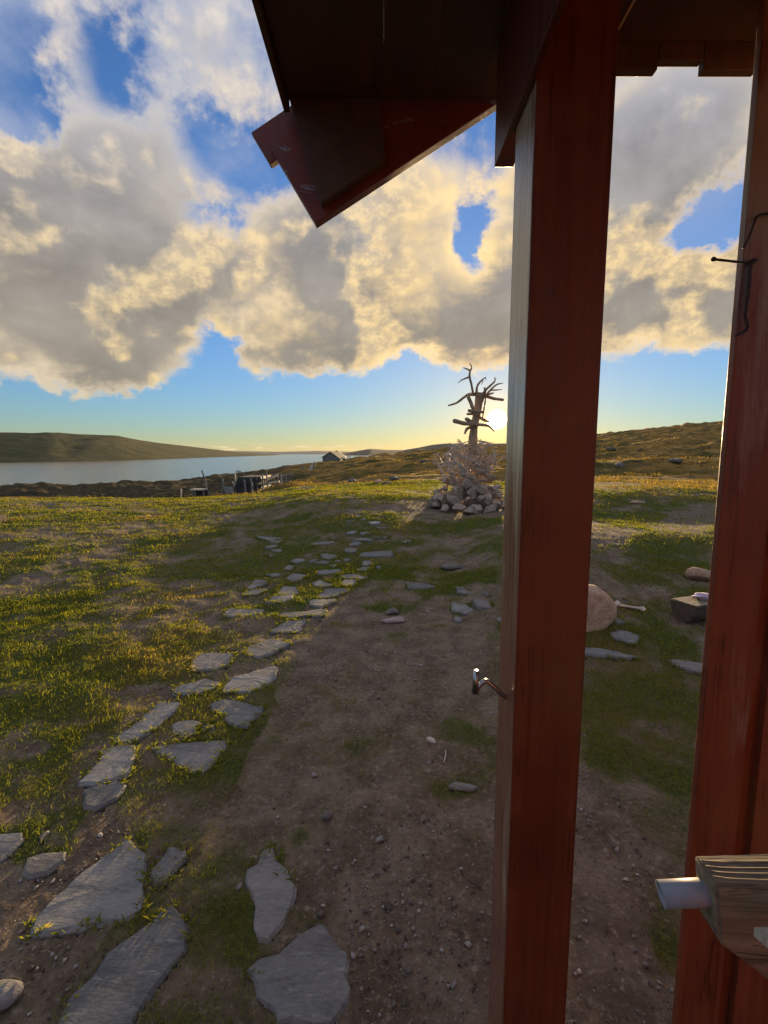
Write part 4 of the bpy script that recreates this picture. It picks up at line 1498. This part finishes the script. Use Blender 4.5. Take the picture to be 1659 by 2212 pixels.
vs = [e for e in ret['geom'] if isinstance(e, bmesh.types.BMVert)]
for v in vs:
    v.co += ax * 0.06
bmesh.ops.delete(bm, geom=[cap], context='FACES')
bmesh.ops.recalc_face_normals(bm, faces=bm.faces)
bm.to_mesh(me)
bm.free()
put_origin(tim, o)
w0, w1, w2, w3 = T_(1330, 1135, front0.y - .03), T_(2300, 1110, front1.y - .03), T_(2300, 1500, front1.y - .09), T_(1480, 1262, front0.y - .06)
dn = Vector((0, 0, -.012))
o = link('cross_piece', [w0, w1, w2, w3, w0 + dn, w1 + dn, w2 + dn, w3 + dn], [(0, 3, 2, 1), (4, 5, 6, 7), (0, 4, 7, 3), (3, 7, 6, 2), (0, 1, 5, 4), (1, 2, 6, 5)], M['palewood'], tim)
put_origin(tim, o)
tag(tim, 'weathered grey timber rail with a short grey pipe through its end', 'rail')

# ---------------------------------------------------------------- things by the lake
def S1(x, y):   # crop 1000..1500 x 1750..2000
    return (548.5 + x * .1653, 960 + y * .1653)
def S2(x, y):   # crop 700..1200 x 1820..2000
    return (384 + x * .1653, 998.4 + y * .1653)


def stand(xd, Y):
    p = at_y(xd, 1000, Y)
    p.z = float(H(np.array([p.x]), np.array([p.y]))[0])
    return p


def px(Y):
    return Y / F


# boat shed
Y = 125.0
p = stand(S1(1010, 0)[0], Y)
base_z = at_y(*S1(900, 245), Y).z
shed = empty('shed', (p.x, p.y, base_z))
u = .1653 * px(Y)
gable_o = [(-115 * u, -1.5), (118 * u, -1.5), (118 * u, 52 * u), (-8 * u, 140 * u), (-115 * u, 72 * u)]
for nm, y0, y1 in (('gable_wall', 0, .15), ('gable_wall', 8.0, 8.15)):
    gw = prism(nm, gable_o, 'y', y0, y1, M['oldwood'], shed)
    front_wall = gw if y0 == 0 else front_wall
nbd = 14
for i in range(nbd):
    x0 = -115 * u + i * 233 * u / nbd
    xm = x0 + 116 * u / nbd
    top = (72 + (xm / u + 115) * 68 / 107) * u if xm < -8 * u else (140 - (xm / u + 8) * 88 / 126) * u
    box('board', x0 + .02, x0 + 233 * u / nbd - .02, -.03, -.003, -1.0, top - .12, M['oldwood'], front_wall)
box('side_wall', -115 * u + .01, -115 * u + .15, .16, 7.99, -1.5, 72 * u - .02, M['oldwood'], shed)
box('side_wall', 118 * u - .15, 118 * u - .01, .16, 7.99, -1.5, 52 * u - .02, M['oldwood'], shed)
for nm, a, b in (('roof', (-122 * u, 70 * u), (-8 * u, 143 * u)), ('roof', (128 * u, 47 * u), (-8 * u, 143 * u))):
    prism(nm, [a, b, (b[0], b[1] + .14), (a[0], a[1] + .14)], 'y', -.35, 8.5, M['darkwood'], shed)
tag(shed, 'grey wooden boat shed with a gable roof beside the lake', 'shed')
shed.rotation_euler = (0, 0, -0.12)
# lean-to roof beyond the shed
p2 = stand(S1(1120, 0)[0], Y + 11)
sh2 = empty('shed', (p2.x, p2.y, base_z))
prism('wall', [(-60 * u, -1.5), (60 * u, -1.5), (60 * u, 60 * u), (-44 * u, 152 * u), (-60 * u, 140 * u)], 'y', 0, 5, M['oldwood'], sh2)
for a, b in (((78 * u, 70 * u), (-44 * u, 160 * u)), ((-110 * u, 100 * u), (-44 * u, 160 * u))):
    prism('roof', [a, b, (b[0], b[1] + .14), (a[0], a[1] + .14)], 'y', -.3, 5.3, M['darkwood'], sh2)
tag(sh2, 'second wooden shed roof showing just behind the lakeside boat shed', 'shed')
# pile of gear beside the shed
for i, (x, y, s, mt, lab) in enumerate([(1160, 180, .55, 'palewood', 'pale bundle stacked against the shed end'), (1190, 200, .6, 'darkwood', 'dark crate standing right of the shed'),
                                        (875, 235, .5, 'bone', 'small white upturned boat left of the shed')]):
    q = at_y(*S1(x, y), Y - 1)
    o = hull_rock(('bundle', 'crate', 'boat')[i], M[mt], 300 + i, 18, s * 1.1, s * .7, s * .6)
    o.location = q
    tag(o, lab, ('bundle', 'crate', 'boat')[i])


def pole(name, xb, yb, xt, yt, Y, r, mat, label, cat, group=None, lean=0.0):
    a, b = at_y(xb, yb, Y), at_y(xt, yt, Y + lean)
    gz = float(H(np.array([a.x]), np.array([a.y]))[0])
    a2 = a + (a - b).normalized() * max(0.05, (a.z - gz) + .1) if a.z > gz else a
    o = tube(name, [a2, (a + b) / 2 + Vector((r * .6, 0, 0)), b], [r, r * .95, r * .8], mat, None, 6, 2, .08)
    tag(o, label, cat, group)
    return o


ORD = ['first', 'second', 'third', 'fourth', 'fifth', 'sixth', 'seventh', 'eighth', 'ninth']
# fence running out along the ridge right of the shed
for i, x in enumerate([1225, 1250, 1318, 1385, 1425, 1460, 1497, 1530, 1610]):
    xb, yb = S1(x, 192 - (x - 1225) * .05)
    yt = S1(x, 150 - (i % 3) * 6)[1]
    pole('fence_post', xb, yb, xb + (i % 2) * .4, yt, 128 + i * 4, .10, M['darkwood'],
         '%s thin fence post on the skyline counted from the boat shed' % ORD[i], 'fence post', 'fence posts along the lakeside skyline')
# hurdle and posts below the shed
for i, (x0, y0, x1, y1) in enumerate([(628, 318, 630, 275), (652, 320, 648, 280), (740, 318, 738, 285), (760, 290, 756, 240), (795, 275, 790, 225), (776, 282, 775, 235)]):
    pole('fence_post', *S1(x0, y0), *S1(x1, y1), 92, .09 if i != 2 else .35, M['oldwood' if i != 2 else 'palewood'],
         ['leftmost grey post of the two posts below the shed', 'grey post standing just right of the leftmost post below the shed', 'stubby pale post below the shed',
          'left upright of the small hurdle near the shed', 'right upright of the small hurdle near the shed', 'middle upright of the small hurdle near the shed'][i], 'post')

# low turf hut with poles, on the slope behind the lawn
Y = 37.0
c0 = stand(S2(900, 0)[0], Y)
hb = at_y(*S2(820, 395), Y)
hut = empty('turf_hut', hb)
u = .1653 * px(Y)
def hz_(x, y, dy=0.0):
    q = at_y(*S2(x, y), Y)
    return (q.x - hb.x, q.z - hb.z)
hut_wall = prism('wall', [hz_(742, 400), hz_(742, 300), hz_(770, 285), hz_(1010, 285), hz_(1095, 300), hz_(1095, 340), hz_(1020, 400)], 'y', 0, 3.0, M['darkwood'], hut)
prism('roof', [hz_(768, 283), hz_(800, 195), hz_(1090, 190), hz_(1100, 235), hz_(1040, 283)], 'y', -.15, 3.2, M['darkwood'], hut)
prism('roof_edge', [hz_(755, 285), hz_(790, 193), hz_(800, 193), hz_(768, 285)], 'y', -.22, -.155, M['oldwood'], hut)
for i in range(7):
    x = 760 + i * 40
    prism('board', [hz_(x, 395 - i * 3), hz_(x, 292), hz_(x + 36, 292), hz_(x + 36, 395 - i * 3)], 'y', -.05, -.004, M['darkwood'], hut_wall)
tag(hut, 'low dark wooden hut sunk into the slope behind the lawn', 'hut')
fr = empty('rack', at_y(*S2(790, 150), Y + 14))
for (x0, y0, x1, y1) in [(762, 150, 762, 112), (795, 148, 795, 110), (828, 142, 828, 120), (762, 114, 828, 118), (760, 146, 830, 140)]:
    put_origin(fr, tube('bar', [at_y(*S2(x0, y0), Y + 14), at_y(*S2(x1, y1), Y + 14)], [.05, .05], M['oldwood'], fr, 5, 1))
put_origin(fr, tube('upright', [at_y(*S2(752, 290), Y + 14), at_y(*S2(752, 150), Y + 14)], [.08, .07], M['palewood'], fr, 6, 1))
tag(fr, 'small open drying rack standing above the dark hut', 'rack')
pole('leaning_pole', *S2(395, 400), *S2(315, 108), 34, .065, M['oldwood'], 'tall grey pole leaning to the left behind the lawn', 'pole')
for i, (x0, y0, x1, y1, r, mt, lab) in enumerate([
    (588, 330, 582, 210, .075, 'oldwood', 'grey post standing left of the wooden steps'),
    (878, 355, 868, 228, .075, 'oldwood', 'first pale post in front of the dark hut'),
    (965, 350, 952, 212, .075, 'oldwood', 'second pale post in front of the dark hut'),
    (1032, 350, 1018, 185, .065, 'darkwood', 'dark post at the right half of the hut'),
    (1108, 290, 1100, 152, .065, 'oldwood', 'thin grey post at the right end of the hut'),
    (1155, 170, 1150, 122, .06, 'oldwood', 'short post rising above the pale railing'),
    (1342, 240, 1336, 152, .07, 'oldwood', 'grey post at the right end of the pale railing'),
    (735, 300, 712, 258, .07, 'palewood', 'short pale post at the head of the wooden steps'),
    (38, 382, 38, 358, .06, 'palewood', 'short white peg at the lawn edge near the leaning pole')]):
    pole('post', *S2(x0, y0), *S2(x1, y1), 35 + i * .3, r, M[mt], lab, 'post')
for i in range(8):
    x = 1362 + i * 19
    pole('fence_post', *S2(x, 235 - i * 6), *S2(x + 2, 165 - i * 3 - (i % 3) * 5), 46 + i * 2, .035, M['oldwood'],
         '%s thin stake from the left in the fence right of the pale railing' % ORD[i], 'fence post', 'stake fence right of the railing')
# pallet-like steps
stp = empty('wooden_steps', at_y(*S2(665, 405), 33.5))
for i in range(5):
    y = 325 + i * 17
    a, b = at_y(*S2(596 + i * 5, y), 34.5 - i * .25), at_y(*S2(716 + i * 4, y), 34.5 - i * .25)
    q = box('step', a.x, b.x, a.y, a.y + .30, a.z - .09, a.z, M['oldwood'], stp)
    put_origin(stp, q)
for x in (592, 722):
    a, b = at_y(*S2(x, 322), 34.8), at_y(*S2(x + 18, 408), 33.4)
    put_origin(stp, tube('stringer', [a, b], [.05, .05], M['darkwood'], stp, 4, 1))
tag(stp, 'wooden steps with grey treads leading down beside the hut', 'steps')
# low table
tb = empty('low_table', at_y(*S2(270, 395), 33.5))
a, b = at_y(*S2(178, 355), 33.5), at_y(*S2(360, 345), 33.5)
put_origin(tb, box('top', a.x, b.x, 33.2, 34.0, a.z - .05, a.z + .03, M['palewood'], tb))
for x in (205, 235, 345):
    q = at_y(*S2(x, 360), 33.5)
    put_origin(tb, box('leg', q.x - .04, q.x + .04, 33.3, 33.38, q.z - .9, a.z - .052, M['oldwood'], tb))
put_origin(tb, box('back', a.x + .02, b.x - .02, 33.95, 33.99, a.z - .8, a.z - .055, M['darkwood'], tb))
tag(tb, 'low table with a pale top at the lawn edge', 'table')
# pale railing and beam
rl = empty('railing', at_y(*S2(1220, 290), 38))
for (x0, y0, x1, y1) in [(1140, 248, 1172, 215), (1180, 228, 1222, 190), (1228, 202, 1252, 182), (1260, 195, 1308, 165)]:
    q0, q1, q2, q3 = (at_y(*S2(*c), 38) for c in ((x0, y0), (x1, y1 + 22), (x1, y1), (x0, y0 - 24)))
    dd = Vector((0, .05, 0))
    put_origin(rl, link('panel', [q0, q1, q2, q3, q0 + dd, q1 + dd, q2 + dd, q3 + dd],
                        [(0, 1, 2, 3), (7, 6, 5, 4), (0, 4, 5, 1), (1, 5, 6, 2), (2, 6, 7, 3), (3, 7, 4, 0)], M['palewood'], rl))
put_origin(rl, tube('rail', [at_y(*S2(1130, 225), 38.1), at_y(*S2(1310, 152), 38.1)], [.045, .045], M['reddirt'], rl, 5, 1))
for x, y0, y1 in ((1136, 275, 222), (1228, 250, 190), (1262, 250, 175), (1310, 245, 152)):
    put_origin(rl, tube('upright', [at_y(*S2(x, y0 + 12), 38.15), at_y(*S2(x, y1), 38.15)], [.04, .04], M['oldwood'], rl, 5, 1))
tag(rl, 'sunlit railing with pale panels on the slope right of the hut', 'railing')
o = tube('log', [at_y(*S2(1100, 292), 37.5), at_y(*S2(1328, 254), 37.5)], [.10, .10], M['palewood'], None, 7, 1)
tag(o, 'long pale log lying below the railing', 'log')


# ---------------------------------------------------------------- grass and pebbles
def blades(name, n_tuft, per, r0, r1, p, th0, th1, hgt, mat, label, moor=False, seedv=3):
    rg = np.random.default_rng(seedv)
    uu = rg.random(n_tuft)
    r = (r0 ** p + (r1 ** p - r0 ** p) * uu) ** (1 / p)
    th = np.radians(rg.uniform(th0, th1, n_tuft))
    x, y = r * np.sin(th), r * np.cos(th)
    g, mo, sa = masks(x, y)
    if moor:
        keep = rg.random(n_tuft) < mo * np.clip((fbm(x * .4, y * .6, 3, 91) - .40) * 4, 0.03, 1) * np.where((th < -.16) & (r > 34), .06, 1)
    else:
        keep = rg.random(n_tuft) < np.clip(g * 1.25 - 0.10, 0, 1) * (1 - mo)
    keep &= H(x, y, False) > LAKE + .3
    x, y, r, g = x[keep], y[keep], r[keep], g[keep]
    nt = len(x)
    k = per
    tx = np.repeat(x, k)
    ty = np.repeat(y, k)
    rr = np.repeat(r, k)
    gg = np.repeat(g, k)
    tsz = np.repeat(rg.lognormal(0, .35, nt), k)
    n = nt * k
    spread = (0.020 + 0.0035 * rr)
    a = rg.uniform(0, 2 * np.pi, n)
    d = np.sqrt(rg.random(n)) * spread * tsz
    bx, by = tx + np.cos(a) * d, ty + np.sin(a) * d
    ok = np.ones(n, bool)
    for P in SLABW:
        mnx, mny = P.min(0)
        mxx, mxy = P.max(0)
        c = np.where((bx > mnx) & (bx < mxx) & (by > mny) & (by < mxy))[0]
        if len(c):
            ok[c[in_poly(bx[c], by[c], P)]] = False
    bx, by, rr, a, d, tsz, gg, spread = (q[ok] for q in (bx, by, rr, a, d, tsz, gg, spread))
    n = len(bx)
    bz = H(bx, by) - 0.004
    h = hgt * (0.45 + 0.75 * gg) * tsz * rg.uniform(.5, 1.25, n)
    h = h * (1 + .03 * np.minimum(rr, 25))
    w = np.maximum(0.0012, 0.00058 * rr) * rg.uniform(.8, 1.4, n)
    la = a + rg.normal(0, .9, n)
    lean = rg.uniform(.15, .95, n) * h
    wa = rg.uniform(0, 2 * np.pi, n)
    wx, wy = np.cos(wa) * w, np.sin(wa) * w
    lx, ly = np.cos(la) * lean, np.sin(la) * lean
    V = np.empty((n, 5, 3), np.float32)
    V[:, 0] = np.stack([bx - wx, by - wy, bz], 1)
    V[:, 1] = np.stack([bx + wx, by + wy, bz], 1)
    V[:, 2] = np.stack([bx + wx * .7 + lx * .3, by + wy * .7 + ly * .3, bz + h * .62], 1)
    V[:, 3] = np.stack([bx - wx * .7 + lx * .3, by - wy * .7 + ly * .3, bz + h * .62], 1)
    V[:, 4] = np.stack([bx + lx, by + ly, bz + h * rg.uniform(.8, 1.0, n)], 1)
    b = np.arange(n)[:, None] * 5
    T = np.concatenate([b + np.array([[0, 1, 2]]), b + np.array([[0, 2, 3]]), b + np.array([[3, 2, 4]])], 1).reshape(-1, 3)
    o = np_mesh(name, V.reshape(-1, 3), T, mat)
    tone = np.repeat(np.clip(rg.normal(.45, .25, n), 0, 1), 5).astype(np.float32)
    at = o.data.attributes.new('tone', 'FLOAT', 'POINT')
    at.data.foreach_set('value', tone)
    tag(o, label, 'grass', kind='stuff')
    return n


n1 = blades('grass', 64000, 6, 0.75, 6.5, 1.0, -48, 46, 0.020, M['grass'], 'short trodden tufts of grass round the stone path', seedv=3)
n2 = blades('grass', 84000, 5, 5.5, 26.0, 0.9, -46, 46, 0.022, M['grass'], 'sunlit grass of the lawn sloping towards the lake', seedv=4)
n3 = blades('moor_grass', 52000, 5, 12.0, 120.0, 0.5, -44, 44, 0.05, M['moorgrass'], 'ochre moor grass covering the slopes', moor=True, seedv=5)
print('blades', n1, n2, n3)


def edge_tufts():
    rg = np.random.default_rng(33)
    bx, by, sz = [], [], []
    for P in SLABW:
        n = len(P)
        for i in range(n):
            a, b = P[i], P[(i + 1) % n]
            L = float(np.hypot(*(b - a)))
            if np.hypot(*a) > 9:
                continue
            k = int(L * 36) + 1
            t = rg.random(k)
            q = a + (b - a) * t[:, None]
            nrm = np.array([(b - a)[1], -(b - a)[0]]) / (L + 1e-9)
            q = q + nrm * rg.uniform(-.008, .022, k)[:, None]
            keep = fbm(q[:, 0] * 4, q[:, 1] * 4, 2, 77) > .50
            bx += list(q[keep, 0])
            by += list(q[keep, 1])
    tx, ty = np.array(bx), np.array(by)
    k = 7
    tx, ty = np.repeat(tx, k), np.repeat(ty, k)
    n = len(tx)
    x, y = tx + rg.normal(0, .010, n), ty + rg.normal(0, .010, n)
    r = np.hypot(x, y)
    z = H(x, y) - .003
    h = rg.uniform(.010, .032, n) * (1 + .04 * r)
    w = np.maximum(.0014, .0007 * r) * rg.uniform(.8, 1.4, n)
    la, wa = rg.uniform(0, 6.28, n), rg.uniform(0, 6.28, n)
    lx, ly = np.cos(la) * h * rg.uniform(.2, 1.0, n), np.sin(la) * h * rg.uniform(.2, 1.0, n)
    wx, wy = np.cos(wa) * w, np.sin(wa) * w
    V = np.empty((n, 4, 3), np.float32)
    V[:, 0] = np.stack([x - wx, y - wy, z], 1)
    V[:, 1] = np.stack([x + wx, y + wy, z], 1)
    V[:, 2] = np.stack([x + wx * .5 + lx * .5, y + wy * .5 + ly * .5, z + h * .75], 1)
    V[:, 3] = np.stack([x + lx * 1.2, y + ly * 1.2, z + h], 1)
    b0 = np.arange(n)[:, None] * 4
    T = np.concatenate([b0 + np.array([[0, 1, 2]]), b0 + np.array([[0, 2, 3]])], 1).reshape(-1, 3)
    o = np_mesh('grass', V.reshape(-1, 3), T, M['grass'])
    at = o.data.attributes.new('tone', 'FLOAT', 'POINT')
    at.data.foreach_set('value', np.repeat(np.clip(rg.normal(.45, .25, n), 0, 1), 4).astype(np.float32))
    tag(o, 'ragged grass growing over the edges of the path slabs', 'grass', kind='stuff')


edge_tufts()


def pebbles():
    rg = np.random.default_rng(12)
    n = 60000
    r = 0.7 + 6.5 * rg.random(n) ** 1.7
    th = np.radians(rg.uniform(-46, 46, n))
    x, y = r * np.sin(th), r * np.cos(th)
    g, mo, sa = masks(x, y)
    k = rg.random(n) < np.clip(1.15 - g * 3.0, 0, 1) * np.clip(0.25 + 2.2 * (fbm(x * 2, y * 2, 3, 15) - .4), 0.1, 1)
    for P in SLABW:
        k &= ~in_poly(x, y, P)
    x, y, r = x[k], y[k], r[k]
    z = H(x, y)
    ico = np.array([(1, 0, 0), (-1, 0, 0), (0, 1, 0), (0, -1, 0), (0, 0, 1), (0, 0, -1)], float)
    fc = np.array([(0, 2, 4), (2, 1, 4), (1, 3, 4), (3, 0, 4), (2, 0, 5), (1, 2, 5), (3, 1, 5), (0, 3, 5)])
    n = len(x)
    s = 0.0020 * rg.lognormal(0, .68, n)
    a = rg.uniform(0, 6.28, n)
    V = ico[None] * (s[:, None, None] * rg.uniform(.55, 1.5, (n, 6, 1)))
    V = V + rg.normal(0, .25, (n, 6, 3)) * s[:, None, None]
    ca, sa_ = np.cos(a)[:, None], np.sin(a)[:, None]
    V = np.stack([V[:, :, 0] * ca - V[:, :, 1] * sa_, V[:, :, 0] * sa_ + V[:, :, 1] * ca, V[:, :, 2] * .65], 2)
    V += np.stack([x, y, z + s * .2], 1)[:, None]
    T = (np.arange(n)[:, None, None] * 6 + fc[None]).reshape(-1, 3)
    o = np_mesh('pebbles', V.reshape(-1, 3), T, M['pebble'])
    at = o.data.attributes.new('tone', 'FLOAT', 'POINT')
    at.data.foreach_set('value', np.repeat(rg.random(n) ** 2.2, 6).astype(np.float32))
    tag(o, 'small crumbs and pebbles strewn over the bare soil', 'pebbles', kind='stuff')


def litter():
    """dry stems lying flat on the soil"""
    rg = np.random.default_rng(22)
    n = 26000
    r = 0.7 + 7.5 * rg.random(n) ** 1.4
    th = np.radians(rg.uniform(-46, 46, n))
    x, y = r * np.sin(th), r * np.cos(th)
    g, mo, sa = masks(x, y)
    k = rg.random(n) < np.clip(0.25 + 1.6 * (fbm(x * 3, y * 3, 3, 65) - .4), 0.05, 1)
    for P in SLABW:
        k &= ~in_poly(x, y, P)
    x, y, r = x[k], y[k], r[k]
    n = len(x)
    L = rg.uniform(.006, .028, n)
    a = rg.uniform(0, 6.28, n)
    w = np.maximum(.0006, .00035 * r) * rg.uniform(.7, 1.3, n)
    dx_, dy_ = np.cos(a) * L, np.sin(a) * L
    ex, ey = -np.sin(a) * w, np.cos(a) * w
    z = H(x, y) + .003
    z2 = H(x + dx_, y + dy_) + .003 + rg.uniform(0, .012, n)
    V = np.empty((n, 4, 3), np.float32)
    V[:, 0] = np.stack([x - ex, y - ey, z], 1)
    V[:, 1] = np.stack([x + ex, y + ey, z], 1)
    V[:, 2] = np.stack([x + dx_ + ex * .5, y + dy_ + ey * .5, z2], 1)
    V[:, 3] = np.stack([x + dx_ - ex * .5, y + dy_ - ey * .5, z2], 1)
    q = np.arange(n * 4).reshape(n, 4)
    o = np_mesh('straw_litter', V.reshape(-1, 3), None, M['straw'], quads=q)
    at = o.data.attributes.new('tone', 'FLOAT', 'POINT')
    at.data.foreach_set('value', np.repeat(rg.random(n), 4).astype(np.float32))
    tag(o, 'dry straw and stems scattered on the soil', 'straw', kind='stuff')


litter()
pebbles()

hz_o = box('haze', -9000, 9000, -1100, 9500, -26, 130, None)
mh = bpy.data.materials.new('haze_air'); mh.use_nodes = True
th_ = mh.node_tree; th_.nodes.clear()
Nh = NT(th_)
oh = Nh.n('ShaderNodeOutputMaterial')
vh = Nh.n('ShaderNodeVolumePrincipled', {'Color': (0.75, 0.82, 0.95, 1), 'Density': 0.000022, 'Anisotropy': 0.1})
th_.links.new(vh.outputs[0], oh.inputs['Volume'])
hz_o.data.materials.append(mh)
tag(hz_o, 'thin evening haze over lake and moor', 'haze', kind='stuff')
print('OBJECTS built', len(bpy.data.objects), 'tris', sum(len(o.data.polygons) for o in bpy.data.objects if o.type == 'MESH'))
